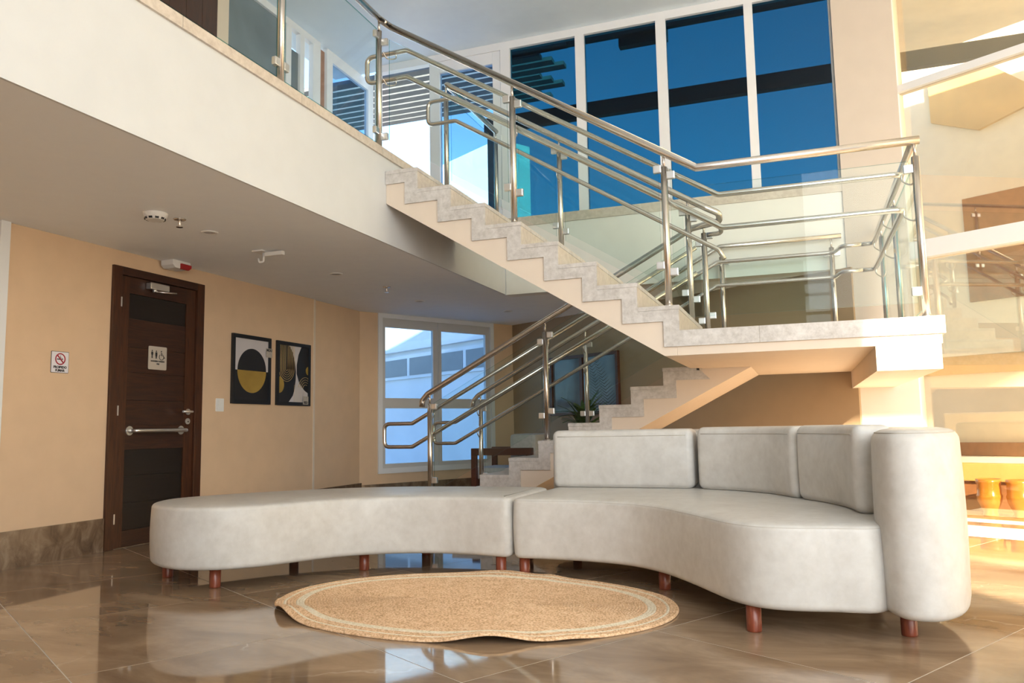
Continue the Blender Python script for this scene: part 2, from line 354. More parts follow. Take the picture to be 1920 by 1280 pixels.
# balcony slab, low ceiling, fascia
low = [(XL-.15, -3), (XF-.015, -3), (XF-.015, 8.02), (.47, 8.02), (.47, 8.12), G(-3.62, 7.25)[:2], G(-8.7, 7.25)[:2], (XL-.15, 8.5)]
tag(MB().prism(low, H, ZF-.03).build('ceiling_low', 'ceiling', None, fix=True), 'shaded grey-white soffit under the balcony', 'ceiling', kind='structure')
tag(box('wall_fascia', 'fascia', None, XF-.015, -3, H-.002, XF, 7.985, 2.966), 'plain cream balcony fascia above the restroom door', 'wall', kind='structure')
uf = root('floor_upper', (XF, 3, ZF), 'beige limestone edging slabs and floor of the balcony', 'floor', kind='structure')
y = -3
for b in (-1.05, 0, 1.045, 2.095, 3.145, 4.20, 5.25, 6.3, 7.98): box('edge_slab', 'stone_edge', uf, XF-.4, y+.002, 2.964, XF+.016, b-.002, ZF); y = b
box('floor_slab', 'stone_edge', uf, XL, -3, 2.99, XF-.401, 8.2, ZF-.004)
# upper ceiling / roof
tag(MB().prism([(-5.3, -3.2), (9.2, -3.2), (9.2, 3.4), (1.1, 8.3), (-5.3, 8.3)], CEIL, CEIL+.2).build('ceiling_upper', 'upper_ceiling', None, fix=True), 'smooth white upper ceiling over the stairwell', 'ceiling', kind='structure')
# wall below upper windows
wu = tag(box('wall_stairwell', 'white_wall', None, XF, 8.0, H-.003, .47, 8.16, 3.03), 'white wall below the tall blue upper windows', 'wall', kind='structure')
box('sill_slab', 'stone_edge', wu, XF, 7.985, 3.03, -1.2, 8.26, 3.13); box('sill_slab', 'stone_edge', wu, -1.197, 7.985, 3.03, .47, 8.26, 3.13)
wc = tag(box('wall_column', 'column', None, .47, 7.98, 0, 1.0, 8.3, CEIL), 'peach painted column between blue windows and warm glass facade', 'wall', kind='structure')
# front and right walls of the lobby (behind the camera)
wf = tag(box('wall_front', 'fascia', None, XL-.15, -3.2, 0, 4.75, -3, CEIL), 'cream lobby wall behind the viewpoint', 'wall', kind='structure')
box('sun_trim_header', 'fascia', wf, 4.75, -3.2, 5.05, 9.0, -3, CEIL)  # added out of view to trim the sun on the column
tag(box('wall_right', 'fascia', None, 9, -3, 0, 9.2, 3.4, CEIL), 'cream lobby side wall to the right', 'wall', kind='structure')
# ---- upper window wall
def frame_box(name, parent, *d, mat='white_frame'): return box(name, mat, parent, *d, bevel=.004)
w2 = root('window_2', (-1.2, 8.2, 3.13), 'row of tall deep-blue tinted panes with white mullions above the stairs', 'window', kind='structure')
panes = [(-2.918, -2.147), (-2.044, -1.256), (-1.149, -.348), (-.26, .455)]
frame_box('top_rail', w2, -4.62, 8.165, 5.16, .47, 8.255, CEIL); frame_box('bottom_rail', w2, XF, 8.175, 3.13, .47, 8.245, 3.155)
for a, b in ((-3.03, -2.918), (-2.147, -2.044), (-1.256, -1.149), (-.348, -.26), (.455, .475)): frame_box('mullion', w2, a, 8.165, 3.13, b, 8.255, 5.165)
for a, b in panes: box('pane', 'blue_glass', w2, a-.01, 8.205, 3.14, b+.01, 8.213, 5.17)
d2 = root('door_2', (-3.45, 8.2, ZF), 'white framed blue glass balcony door next to the open doorway', 'door', kind='structure')
for d in ((-3.13, -3.035), (-3.93, -3.80)): frame_box('stile', d2, d[0], 8.175, ZF, d[1], 8.25, 5.16)
frame_box('rail', d2, -3.80, 8.175, 5.02, -3.13, 8.25, 5.16); frame_box('rail', d2, -3.80, 8.175, ZF, -3.13, 8.25, 3.13)
box('pane', 'pale_blue_glass', d2, -3.81, 8.205, 3.12, -3.12, 8.213, 5.03)
for z in (3.35, 4.1, 4.85): MB().lathe([(.012, z-.05), (.012, z+.05)], (-3.035, 8.168, 0), 10).build('hinge', 'white_frame', d2)
frame_box('jamb', d2, -4.66, 8.165, ZF, -4.60, 8.255, 5.16)
# ---- upper left wall of balcony level
wlu = tag(box('wall_upper_left', 'peach', None, XL-.02, 5.75, ZF, XL, 5.905, CEIL), 'narrow yellow wall strip between dark wood door and grey glass on the balcony', 'wall', kind='structure')
d3 = tag(box('door_3', 'door_wood_v', None, XL-.05, 4.75, ZF, XL-.005, 5.75, CEIL), 'dark wood plank door on the balcony behind the glass balustrade', 'door', kind='structure')
for k in range(5): box('plank', 'door_wood_v', d3, XL-.006, 4.75+k*.2+.003, ZF, XL, 4.75+(k+1)*.2-.003, CEIL)
w4 = root('window_4', (XL, 6.8, ZF), 'grey smoked glass partition with white framed balcony doors', 'window', kind='structure')
box('pane', 'grey_glass', w4, XL-.012, 5.905, ZF, XL, 6.77, 5.17); box('backing_wall', 'white_wall', w4, XL-.7, 4.7, ZF, XL-.6, 7.6, CEIL)
box('pane', 'grey_glass', w4, XL-.012, 6.86, ZF, XL, 7.02, 4.95)
for a, b in ((6.77, 6.86), (7.02, 7.1), (7.265, 7.41)): frame_box('stile', w4, XL-.03, a, ZF, XL+.03, b, 5.18)
frame_box('rail', w4, XL-.03, 5.905, 5.17, XL+.03, 7.41, CEIL)
box('wood_post', 'timber', w4, XL-.03, 7.41, ZF, XL+.02, 7.50, 5.18)
h = MB().tube(fillet([(XL+.03, 7.33, 4.0), (XL+.075, 7.33, 4.0), (XL+.075, 7.20, 4.0)], .02), .011).build('handle', 'white_frame', w4)
MB().lathe([(.022, 0), (.022, .012)], (XL+.03, 7.33, 3.82), 14, 'X').build('lock', 'steel', w4)
w5 = root('window_5', (XL, 8.0, ZF), 'white framed blue balcony window seen through the balustrade glass', 'window', kind='structure')
for d in ((7.54, 7.66), (8.47, 8.6)): frame_box('stile', w5, XL-.03, d[0], ZF, XL+.03, d[1], CEIL)
frame_box('rail', w5, XL-.03, 7.66, 5.12, XL+.03, 8.47, CEIL); box('pane', 'pale_blue_glass', w5, XL-.006, 7.65, ZF, XL+.002, 8.48, 5.13)
# ---- blue ground-floor window
w1 = root('window_1', WP(1.15, 0, .33), 'tall two-leaf ground-floor window with pale blue glass and grey-white frame', 'window', kind='structure')
def wpart(name, mat, *d):
    m = MB(); wbox(m, *d); return m.build(name, mat, w1, fix=True)
for a, b in ((.25, .31), (2.02, 2.08)): wpart('frame_stile', 'white_frame', a, -.08, .335, b, .02, H)
wpart('frame_rail', 'white_frame', .31, -.08, H-.055, 2.02, .02, H); wpart('frame_rail', 'white_frame', .31, -.08, .335, 2.02, .02, .40)
for a, b in ((.31, 1.15), (1.16, 2.02)):
    for s0, s1 in ((a, a+.05), (b-.07, b)): wpart('sash_stile', 'grey_frame', s0, -.05, .40, s1, -.005, H-.055)
    for z0, z1 in ((.40, .45), (1.125, 1.25), (2.13, H-.055)): wpart('sash_rail', 'grey_frame', a+.05, -.05, z0, b-.07, -.005, z1)
    wpart('pane', 'pale_blue_glass', a+.045, -.03, .44, b-.06, -.024, 1.13); wpart('pane', 'pale_blue_glass', a+.045, -.03, 1.245, b-.06, -.024, 2.135)
# ---- warm glass facade on the right
w3 = root('window_3', G(-3.25, 7.5), 'tall warm-tinted glass facade with pale transoms at the right edge', 'window', kind='structure')
FC = 7.5
def gpart(name, mat, par, *d):
    bevel = d[6] if len(d) > 6 else 0
    m = MB(); gbox(m, *d[:6]); return m.build(name, mat, par, bevel, fix=True)
SP = [-3.30, 0.2, 2.4, 4.6, 6.0]
gpart('mullion', 'white_frame', w3, -3.32, FC-.06, 0, -3.24, FC+.08, CEIL)
for s in (0.2, 2.4): gpart('mullion', 'white_frame', w3, s-.035, FC-.05, 0, s+.035, FC+.06, CEIL)
gpart('bottom_channel', 'grey_frame', w3, -3.24, FC-.03, 0, 5.2, FC+.03, .012)
for z0, z1, dd in ( (2.33, 2.49, .09), (3.94, 4.01, .05), (5.17, 5.25, .05)): gpart('transom', 'white_frame', w3, -3.24, FC-dd, z0, 5.2, FC+.06, z1)
for a, b in ((-3.25, .17), (.23, 2.37), (2.43, 5.1)):
    for z0, z1 in ((.012, 2.33), (2.49, 3.94), (4.01, 5.17)): gpart('pane', 'warm_glass', w3, a, FC-.006, z0, b, FC+.006, z1)

# ------------------------------------------------------------------ outside
tag(box('ground_outside', 'ext_ground', None, -40, -40, -.3, 40, 45, -.15), 'sunlit paving outside the building', 'ground', kind='structure')
gpart_ = MB(); gbox(gpart_, -3.6, 7.6, -.15, 12, 14, -.02); tag(gpart_.build('reflection_floor', 'reflection_stone', None, fix=True), 'paving added beyond the warm glass facade under the reflection stand-ins', 'terrace', kind='structure')  # added floor under the objects that stand in for reflections

# ------------------------------------------------------------------ staircase
sc = root('staircase', (-.8, 6.6, 0), 'two-flight staircase with grey stone treads and peach stringers rising behind the sofa', 'staircase')
BW = .106
XU = lambda k: -2.6708+.2763*k; ZU = lambda k: 2.8574-.1716*k
core = [(XF, ZU(0)-.03)]
for k in range(8): core += [(XU(k)-.021, ZU(k)-.03), (XU(k)-.021, ZU(k+1)-.03)]
core[-1] = (XU(7)-.021, 1.45); core += [(-.842, 1.45), (-.842, 1.319), (XF, 2.603)]
core = [(XF, ZU(0)-.03)]
for k in range(7): core += [(XU(k)-.021, ZU(k)-.03), (XU(k)-.021, ZU(k+1)-.03)]
core += [(XU(7)-.021, ZU(7)-.03), (XU(7)-.021, 1.45), (XU(7)-.021, 1.3185), (-.842, 1.3185), (XF+.002, 2.603)]
uf1 = MB().prism(core, 5.342, 6.655, 'XZ').build('upper_flight', 'peach', sc, fix=True)
for k in range(8):
    x0 = XU(k-1) if k else XF+.002
    box('tread', 'stone', uf1, x0, 5.324, ZU(k)-.03, XU(k)+.004, 6.66, ZU(k), bevel=.003)
    box('riser', 'stone_edge', uf1, XU(k)-.02, 5.342, ZU(k+1), XU(k), 6.655, ZU(k)-.03)
    pa = [(x0, ZU(k)-.0305), (XU(k)+.002, ZU(k)-.0305), (XU(k)-BW, ZU(k)-BW), (x0-BW if k else x0, ZU(k)-BW)]
    if k: pa[0] = (x0-.03, ZU(k)-.0305)
    MB().prism([(XU(k)-.03, ZU(k)-.0305) if i == 1 else p for i, p in enumerate(pa)], 5.326, 5.342, 'XZ').build('side_cladding', 'stone', uf1, fix=True)
    MB().prism([(XU(k), ZU(k)-.0305), (XU(k), ZU(k+1)-.0305), (XU(k)-.0298, ZU(k+1)-.0305), (XU(k)-BW, ZU(k+1)-BW), (XU(k)-BW, ZU(k)-BW), (XU(k)-.0298, ZU(k)-.0305)], 5.326, 5.342, 'XZ').build('side_cladding', 'stone', uf1, fix=True)
b0 = MB().box(XF, 6.655, H, -2.70, 6.70, 2.83)
ZLD = 1.4846
ld = box('landing', 'peach', sc, XU(7)-.02, 5.342, 1.3185, .815, 7.95, 1.45)
box('stone_slab', 'stone', ld, XU(7), 5.324, 1.45, -.23, 7.95, ZLD); box('stone_slab', 'stone', ld, -.2285, 5.324, 1.45, .834, 7.95, ZLD)
MB().prism([(XU(7)-.0301, 1.4541), (XU(7)-.0002, 1.4541), (XU(7)-.0002, 1.4499), (-.23, 1.4499), (-.23, 1.378), (XU(7)-BW, 1.378)], 5.324, 5.342, 'XZ').build('side_cladding', 'stone', ld, fix=True)
box('side_cladding', 'stone', ld, -.2285, 5.324, 1.378, .834, 5.342, 1.4499); box('side_cladding', 'stone', ld, .815, 5.342, 1.378, .834, 7.95, 1.4499)
box('support_beam', 'peach', ld, .447, 5.35, 1.166, .808, 7.98, 1.3184)
XN = lambda n: -2.7529+.2786*(n-3); ZN = lambda n: .1485*n
Y2 = 6.715
core = [(XN(1)+.021, 0)]
for n in range(1, 10): core += [(XN(n)+.021, ZN(n)-.03), (XN(n+1)+.021, ZN(n)-.03)]
core += [(XN(10)+.021, 1.45), (XU(7)-.0205, 1.45), (XU(7)-.0205, 1.3186), (-.36, 1.3186-.0)]
core = core[:-1]+[(-.345, 1.3184), (-2.88, 0)]
core = [p for p in core if p != (-.345, 1.3184)]
soff = lambda x: .852+.52*(x+1.245)
core = core[:-1]+[(XU(7)-.0205, soff(XU(7))), (-2.88, 0.001)]
lf = MB().prism(core, Y2+.018, 7.95, 'XZ').build('lower_flight', 'peach', sc, fix=True)
MB().prism([(XU(7)-.0204, soff(XU(7))), (XU(7)-.0204, 1.3184), (-.37, 1.3184)], Y2+.018, 7.95, 'XZ').build('soffit_wedge', 'peach', lf, fix=True)
for n in range(1, 10):
    box('tread', 'stone', lf, XN(n)-.004, Y2, ZN(n)-.03, XN(n+1), 7.95, ZN(n), bevel=.003)
    box('riser', 'stone_edge', lf, XN(n), Y2+.018, ZN(n-1), XN(n)+.02, 7.95, ZN(n)-.03)
    MB().prism([(XN(n)+.03, ZN(n)-.0305), (XN(n+1)+.03, ZN(n)-.0305), (XN(n+1)+BW, ZN(n)-BW), (XN(n)+BW, ZN(n)-BW)], Y2+.002, Y2+.018, 'XZ').build('side_cladding', 'stone', lf, fix=True)
    zz = ZN(n-1)
    MB().prism([(XN(n), ZN(n)-.0305), (XN(n)+.0298, ZN(n)-.0305), (XN(n)+BW, ZN(n)-BW), (XN(n)+BW, zz-BW if n > 1 else 0), (XN(n)+.0298, zz-.0305 if n > 1 else 0), (XN(n), zz-.0305 if n > 1 else 0)], Y2+.002, Y2+.018, 'XZ').build('side_cladding', 'stone', lf, fix=True)
box('riser', 'stone_edge', lf, XN(10), Y2+.018, ZN(9), XN(10)+.02, 7.95, 1.45)

# ------------------------------------------------------------------ railings
RP, RG, RH = .0235, .027, .019
nu = lambda x: 2.8574-.621*(x+2.6708)      # upper nosing line
nl = lambda x: .4455+.533*(x+2.7529)       # lower nosing line
def post(par, x, y, z0, ztop, clamps=()):
    p = MB().tube([(x, y, z0), (x, y, ztop-.105)], RP, 16).build('post', 'steel', par)
    MB().lathe([(.036, z0), (.036, z0+.006), (RP+.001, z0+.012)], (x, y, 0), 16).build('base_ring', 'steel', p)
    MB().tube([(x, y, ztop-.106), (x, y, ztop-.015)], .009, 10).build('top_pin', 'steel', p)
    for dx, dy, z in clamps:
        m = MB().box(x+dx-.028-abs(dy)*0, y+dy-.016, z-.027, x+dx+.028, y+dy+.016, z+.027) if abs(dx) > abs(dy) else MB().box(x+dx-.016, y+dy-.028, z-.027, x+dx+.016, y+dy+.028, z+.027)
        m.build('glass_clamp', 'steel_bright', p, bevel=.006)
    return p
def rail(par, pts, r, name, fil=.03): return MB().tube(fillet(pts, fil) if fil else pts, r, 14).build(name, 'steel', par)
def pane_xz(par, pts, y, t=.010):
    o = MB().prism(pts, y-t/2, y+t/2, 'XZ').build('glass_panel', 'glass', par, fix=True); edge(o, M['glass_edge'], 1); return o
def pane_yz(par, pts, x, t=.010):
    o = MB().prism(pts, x-t/2, x+t/2, 'YZ').build('glass_panel', 'glass', par, fix=True); edge(o, M['glass_edge'], 0); return o
def edge(o, mat, ax):
    o.data.materials.append(mat)
    for p in o.data.polygons:
        if abs(p.normal[ax]) < .5: p.material_index = 1
def bracket(par, a, b, drop=.05):
    a, b = Vector(a), Vector(b); MB().tube(spline([a, a.lerp(b, .35)-Vector((0, 0, drop)), b-Vector((0, 0, drop*.7)), b], 5), .0055, 8).build('bracket', 'steel', par)
YO, YOH, XB = 5.378, 5.465, -2.985
GU, HA, HB = 1.03, .93, .71
# --- outer railing
r1 = root('balustrade', (XB, 5.3, ZF), 'steel and glass balustrade along the balcony, outer upper flight and landing edge', 'railing')
zt = 4.10
pc = (XB, 5.30)
zc = ZLD+1.11
xk = -2.6708+(2.8574+GU-zc)/.621
LX = .745
rail(r1, [(XB, -2.5, zt), (XB, 5.30, zt), (XB+.06, YO, nu(XB+.06)+GU+.012), (xk, YO, zc), (LX+.03, YO, zc)], RG, 'guard_rail', .012)
rail(r1, [(LX, YO+.001, zc), (LX, 7.9, zc)], RG, 'guard_rail', 0)
post(r1, XB, 5.30, ZF, zt, [(0, -.045, 3.95), (0, -.045, 3.17), (.045, .012, 3.90), (.045, .012, 3.13)])
for yy in (4.05, 2.8, 1.55): post(r1, XB, yy, ZF, zt, [(0, -.045, 3.95), (0, -.045, 3.17), (0, .045, 3.95), (0, .045, 3.17)])
for a, b in ((4.09, 5.26), (2.84, 4.01), (1.59, 2.76), (.3, 1.51)): pane_yz(r1, [(a, ZF+.045), (b, ZF+.045), (b, zt-.10), (a, zt-.10)], XB)
XP = [-1.905, -.806]
kk = lambda x: next(k for k in range(9) if x <= XU(k)) if x <= XU(7) else 8
for x in XP:
    post(r1, x, YO, ZU(kk(x)), nu(x)+GU, [(-.045, 0, nu(x)+.915), (.045, 0, nu(x)+.865), (-.045, 0, nu(x)+.24), (.045, 0, nu(x)+.19)])
post(r1, LX, YO, ZLD, zc, [(-.045, 0, ZLD+.93), (-.045, 0, ZLD+.16), (0, .045, ZLD+.93), (0, .045, ZLD+.16)])
def flight_glass(par, x0, x1, y, f, lo, hi): pane_xz(par, [(x0, f(x0)+lo), (x1, f(x1)+lo), (x1, f(x1)+hi), (x0, f(x0)+hi)], y)
flight_glass(r1, XB+.05, XP[0]-.04, YO, nu, .10, .93); flight_glass(r1, XP[0]+.04, XP[1]-.04, YO, nu, .10, .93)
pane_xz(r1, [(XP[1]+.04, nu(XP[1])+.10), (XU(7)+.06, ZLD+.09), (LX-.04, ZLD+.09), (LX-.04, ZLD+.98), (xk+.06, ZLD+.98), (XP[1]+.04, nu(XP[1])+.91)], YO)
pane_yz(r1, [(YO+.05, ZLD+.06), (6.55, ZLD+.06), (6.55, ZLD+.98), (YO+.05, ZLD+.98)], LX)
pane_yz(r1, [(6.65, ZLD+.06), (7.6, ZLD+.06), (7.6, ZLD+.98), (6.65, ZLD+.98)], LX)
for yy in (6.6, 7.65): post(r1, LX, yy, ZLD, zc)
# double handrails of the outer railing with a D-shaped return at the top
xa = XB+.16
za, zb = nu(xa)+HA, nu(xa)+HB
XHR = LX-.075
xe, xe2 = -2.6708+(2.8574+HA-(ZLD+.93))/.621, -2.6708+(2.8574+HB-(ZLD+.70))/.621
rail(r1, [(XHR-.10, 7.55, ZLD+.93), (XHR, 7.55, ZLD+.93), (XHR, YOH, ZLD+.93), (xe, YOH, ZLD+.93), (xa, YOH, za), (xa-.36, YOH, za), (xa-.36, YOH, zb), (xa, YOH, zb), (xe2, YOH, ZLD+.70), (XHR, YOH, ZLD+.70), (XHR, 7.55, ZLD+.70), (XHR-.10, 7.55, ZLD+.70)], RH, 'handrail', .06)
for x in XP:
    for hh in (HA, HB): bracket(r1, (x, YO, nu(x)+hh-.03), (x, YOH, nu(x)+hh-.015))
bracket(r1, (XB+.02, 5.33, za-.05), (xa-.1, YOH, za-.015)); bracket(r1, (XB+.02, 5.33, zb-.05), (xa-.1, YOH, zb-.015))
for yy in (YO+.02, 6.6, 7.65-.22):
    for hh in (.93, .70): bracket(r1, (LX, yy, ZLD+hh-.04), (XHR, yy+.03, ZLD+hh-.015), .06)
# --- inner well railing
YI, YIH, YL, YLH = 6.60, 6.51, 6.765, 6.855
r2 = root('balustrade', (-1.9, 6.68, 0), 'inner steel balustrade turning between the upper flight and the lower flight', 'railing')
xg = -.66
xl_top = -2.7529+(nu(xg)+GU-1.03-.4455)/.533
rail(r2, [(-3.0, 7.92, 4.10), (-3.0, YI, 4.10), (-2.94, YI, nu(-2.94)+GU), (xg, YI, nu(xg)+GU), (xg+.10, YI+.03, nu(xg)+GU-.05), (xg+.10, YL-.03, nu(xg)+GU-.09), (-.80, YL, nl(-.80)+1.03), (-3.29, YL, nl(-3.29)+1.03), (-3.345, YL, nl(-3.345)+1.0), (-3.352, YL, nl(-3.29)+.91)], RG, 'guard_rail', .05)
post(r2, -3.0, YI, ZF, 4.10)
post(r2, -3.0, 7.9, ZF, 4.10)
pane_yz(r2, [(YI+.05, ZF+.05), (7.85, ZF+.05), (7.85, 4.0), (YI+.05, 4.0)], -3.0)
for x in XP:
    post(r2, x, YI, ZU(kk(x)), nu(x)+GU, [(-.045, 0, nu(x)+.92), (.045, 0, nu(x)+.86), (-.045, 0, nu(x)+.24), (.045, 0, nu(x)+.18)])
flight_glass(r2, -2.95, XP[0]-.04, YI, nu, .12, .93); flight_glass(r2, XP[0]+.04, XP[1]-.04, YI, nu, .12, .93)
xi = XB+.12
rail(r2, [(-.70, YIH, nu(-.70)+HA), (-.56, YIH, nu(-.56)+HA), (-.53, YIH+.1, nu(-.56)+HA-.06), (-.66, YIH+.12, nu(-.56)+HA-.06)][::-1]+[(xi, YIH, nu(xi)+HA), (xi-.28, YIH, nu(xi)+HA), (xi-.28, YIH, nu(xi)+HB), (xi, YIH, nu(xi)+HB), (-.56, YIH, nu(-.56)+HB), (-.52, YIH, nu(-.56)+HB-.08)], RH, 'handrail', .06)
for x in XP:
    for hh in (HA, HB): bracket(r2, (x, YI, nu(x)+hh-.03), (x, YIH, nu(x)+hh-.015))
LA, LB = .87, .65
nk = lambda x: max(0, max([0]+[n for n in range(1, 11) if XN(n) <= x]))
for x in (-3.27, -2.125, -.70):
    z0 = ZN(nk(x)) if nk(x) < 10 else ZLD
    post(r2, x, YL, z0, nl(x)+1.03, [(.045, 0, nl(x)+.90), (.045, 0, nl(x)+.22)]+([(-.045, 0, nl(x)+.84), (-.045, 0, nl(x)+.18)] if x > -3 else []))
flight_glass(r2, -3.23, -2.165, YL, nl, .10, .91); flight_glass(r2, -2.085, -.74, YL, nl, .10, .91)
def dloop(par, y, x0, x1, off):
    zA, zB = nl(x0)+LA, nl(x0)+LB
    rail(par, [(x1, y, nl(x1)+LA), (x0, y, zA), (x0-off, y, zA), (x0-off, y, zB), (x0, y, zB), (x1, y, nl(x1)+LB)], RH, 'handrail', .06)
dloop(r2, YLH, -3.50, -.78, .30)
for x in (-3.27, -2.125, -.72):
    for hh in (LA, LB): bracket(r2, (x, YL, nl(x)+hh-.04), (x, YLH, nl(x)+hh-.015))
# --- rear railing
YR, YRH = 7.90, 7.81
r3 = root('balustrade', (-2.0, 7.88, 0), 'rear steel balustrade of the lower flight and landing below the blue windows', 'railing')
xr = -2.7529+(ZLD+1.10-1.03-.4455)/.533
rail(r3, [(.43, YR, ZLD+1.10), (xr, YR, ZLD+1.10), (-3.25, YR, nl(-3.25)+1.03), (-3.305, YR, nl(-3.305)+1.0), (-3.312, YR, nl(-3.25)+.91)], RG*.9, 'guard_rail', .04)
for x in (-3.22, -2.05, -.66, .34):
    n = nk(x); z0 = ZN(n) if n < 10 else ZLD; f = nl(x) if n < 10 else ZLD
    zt_ = nl(x)+1.03 if x < xr else ZLD+1.10
    post(r3, x, YR, z0, zt_, [(s*.045, 0, zt_-dz) for s in (-1, 1) for dz in (.16, .86) if not (s < 0 and x < -3)])
flight_glass(r3, -3.18, -2.09, YR, nl, .10, .90); flight_glass(r3, -2.01, -.70, YR, nl, .10, .90)
pane_xz(r3, [(-.62, ZLD+.07), (.30, ZLD+.07), (.30, ZLD+.95), (-.62, ZLD+.95)], YR)
xq, xq2 = -2.7529+(ZLD+.93-LA-.4455)/.533, -2.7529+(ZLD+.70-LB-.4455)/.533
rail(r3, [(XHR-.0995, 7.55, ZLD+.93), (.41, 7.55, ZLD+.93), (.36, YRH, ZLD+.93), (xq, YRH, ZLD+.93), (-3.48, YRH, nl(-3.48)+LA), (-3.73, YRH, nl(-3.48)+LA), (-3.73, YRH, nl(-3.48)+LB), (-3.48, YRH, nl(-3.48)+LB), (xq2, YRH, ZLD+.70), (.36, YRH, ZLD+.70), (.41, 7.55, ZLD+.70), (XHR-.0995, 7.55, ZLD+.70)], RH, 'handrail', .06)
for x in (-3.22, -2.05):
    for hh in (LA, LB): bracket(r3, (x, YR, nl(x)+hh-.04), (x, YRH, nl(x)+hh-.015))
for x in (-.66, .34):
    for hh in (.93, .70): bracket(r3, (x, YR, ZLD+hh-.04), (x, YRH, ZLD+hh-.015))

# ------------------------------------------------------------------ sofas
def offset_poly(P, d):
    N = len(P); out = []
    for i in range(N):
        a, b, c = P[i-1], P[i], P[(i+1) % N]
        t = ((b-a).normalized()+(c-b).normalized()); t = t.normalized() if t.length > 1e-6 else (c-b).normalized()
        out.append(b+Vector((-t.y, t.x))*d)
    return out
def ccw(P):
    a = sum(P[i].x*P[(i+1) % len(P)].y-P[(i+1) % len(P)].x*P[i].y for i in range(len(P)))
    return P if a > 0 else P[::-1]
def pad(outline, z0, z1, rb, rt_, crown=.012):
    P = ccw([Vector(p[:2]) for p in outline]); rings = []
    for k in range(6): a = math.pi/2*k/5; rings.append((rb*(1-math.sin(a)), z0+rb*(1-math.cos(a))))
    for k in range(1, 4): rings.append((-.006*math.sin(math.pi*k/4), z0+rb+(z1-rt_-z0-rb)*k/4))
    for k in range(7): a = math.pi/2*k/6; rings.append((rt_*(1-math.cos(a)), z1-rt_+rt_*math.sin(a)))
    rings.append((rt_+.012, z1+crown*.3)); rings.append((rt_+.026, z1+crown*.5))
    v = []; N = len(P)
    for d, z in rings: v += [(p.x, p.y, z) for p in offset_poly(P, d)]
    f = [(i*N+k, i*N+(k+1) % N, (i+1)*N+(k+1) % N, (i+1)*N+k) for i in range(len(rings)-1) for k in range(N)]
    m = MB().add(v, f, True); m.f += [tuple(range(N))[::-1], tuple((len(rings)-1)*N+k for k in range(N))]; m.sm += [False, True]
    return m
def seam(outline, d, z, par, r=.0028):
    P = offset_poly(ccw([Vector(p[:2]) for p in outline]), d)
    MB().tube([(p.x, p.y, z) for p in P], r, 6, closed=True).build('seam', 'seam', par)
def legs(par, spots, r=.031, h=.13):
    for x, y in spots: MB().lathe([(r*.95, 0), (r, .006), (r, h)], (x, y, 0), 20).build('leg', 'leg_wood', par)
b_front = [(-1.638, 4.432), (-1.9, 4.470), (-2.119, 4.474), (-2.312, 4.431), (-2.485, 4.346), (-2.645, 4.21), (-2.776, 4.0), (-2.908, 3.79), (-3.077, 3.645), (-3.28, 3.60), (-3.5, 3.665), (-3.69, 3.82), (-3.77, 4.03), (-3.70, 4.28), (-3.52, 4.56), (-3.24, 4.88), (-2.78, 5.16), (-2.2, 5.25), (-1.638, 5.24)]
def arc_outline(pts, r=.062):
    sp = [Vector((p[0], p[1], 0)) for p in spline([(x, y, 0) for x, y in pts], 6)]
    return fillet(sp[:1]+sp[1:-1]+sp[-1:], .001, 1)[0:0]+corner(sp, r)
def corner(sp, r):
    # round the two corners where the open spline is closed by a straight edge
    A, B = sp[0], sp[-1]
    d = (A-B).normalized(); head, tail = [], []
    ta = (sp[1]-A).normalized(); tb = (sp[-2]-B).normalized()
    for k in range(6):
        t = k/5; head.append((A-d*r)*(1-t)**2+A*2*t*(1-t)+(A+ta*r)*t*t); tail.append((B+tb*r)*(1-t)**2+B*2*t*(1-t)+(B+d*r)*t*t)
    return head+[p for p in sp if (p-A).length > r*1.2 and (p-B).length > r*1.2]+tail
bo = arc_outline(b_front)
bench = root('curved_bench', (-2.7, 4.5, 0), 'cream leatherette backless curved bench with rounded left end, in front of the door', 'bench')
sb = pad(bo, .108, .452, .03, .026).build('seat', 'leather', bench); seam(bo, .006, .438, sb)
legs(bench, [(-3.66, 3.93), (-3.149, 3.742), (-2.606, 4.445), (-1.718, 4.503), (-3.3, 4.7), (-2.5, 5.1), (-1.75, 5.1)])
s_pts = [(-1.622, 4.428), (-1.426, 4.425), (-1.172, 4.405), (-.916, 4.325), (-.716, 4.156), (-.55, 3.925), (-.431, 3.735), (-.325, 3.575), (-.214, 3.482), (-.09, 3.455), (.069, 3.475), (.275, 3.53), (.36, 3.9), (.34, 4.3), (.18, 4.72), (-.15, 5.10), (-.6, 5.36), (-1.1, 5.44), (-1.622, 5.45)]
so_ = arc_outline(s_pts)
sofa = root('curved_sofa', (-.6, 4.5, 0), 'cream leatherette curved sofa section with a tall rounded backrest wrapping its right end', 'sofa')
ss = pad(so_, .108, .449, .03, .026).build('seat', 'leather', sofa); seam(so_, .006, .436, ss)
inner = [(.262, 3.62), (.285, 3.85), (.315, 4.1), (.275, 4.38), (.13, 4.72), (-.13, 5.05), (-.5, 5.31), (-.9, 5.425), (-1.61, 5.45)]
outer = [(-1.61, 5.72), (-.85, 5.72), (-.36, 5.60), (.10, 5.30), (.43, 4.86), (.60, 4.4), (.635, 4.0), (.598, 3.72), (.545, 3.53), (.46, 3.415), (.365, 3.397), (.295, 3.455)]
bk = spline([(x, y, 0) for x, y in inner+outer], 6, True)
bko = [Vector((p.x, p.y, 0)) for p in bk]
bkm = pad(bko, .108, .825, .035, .05, .008).build('backrest', 'leather', sofa); seam(bko, .016, .812, bkm)
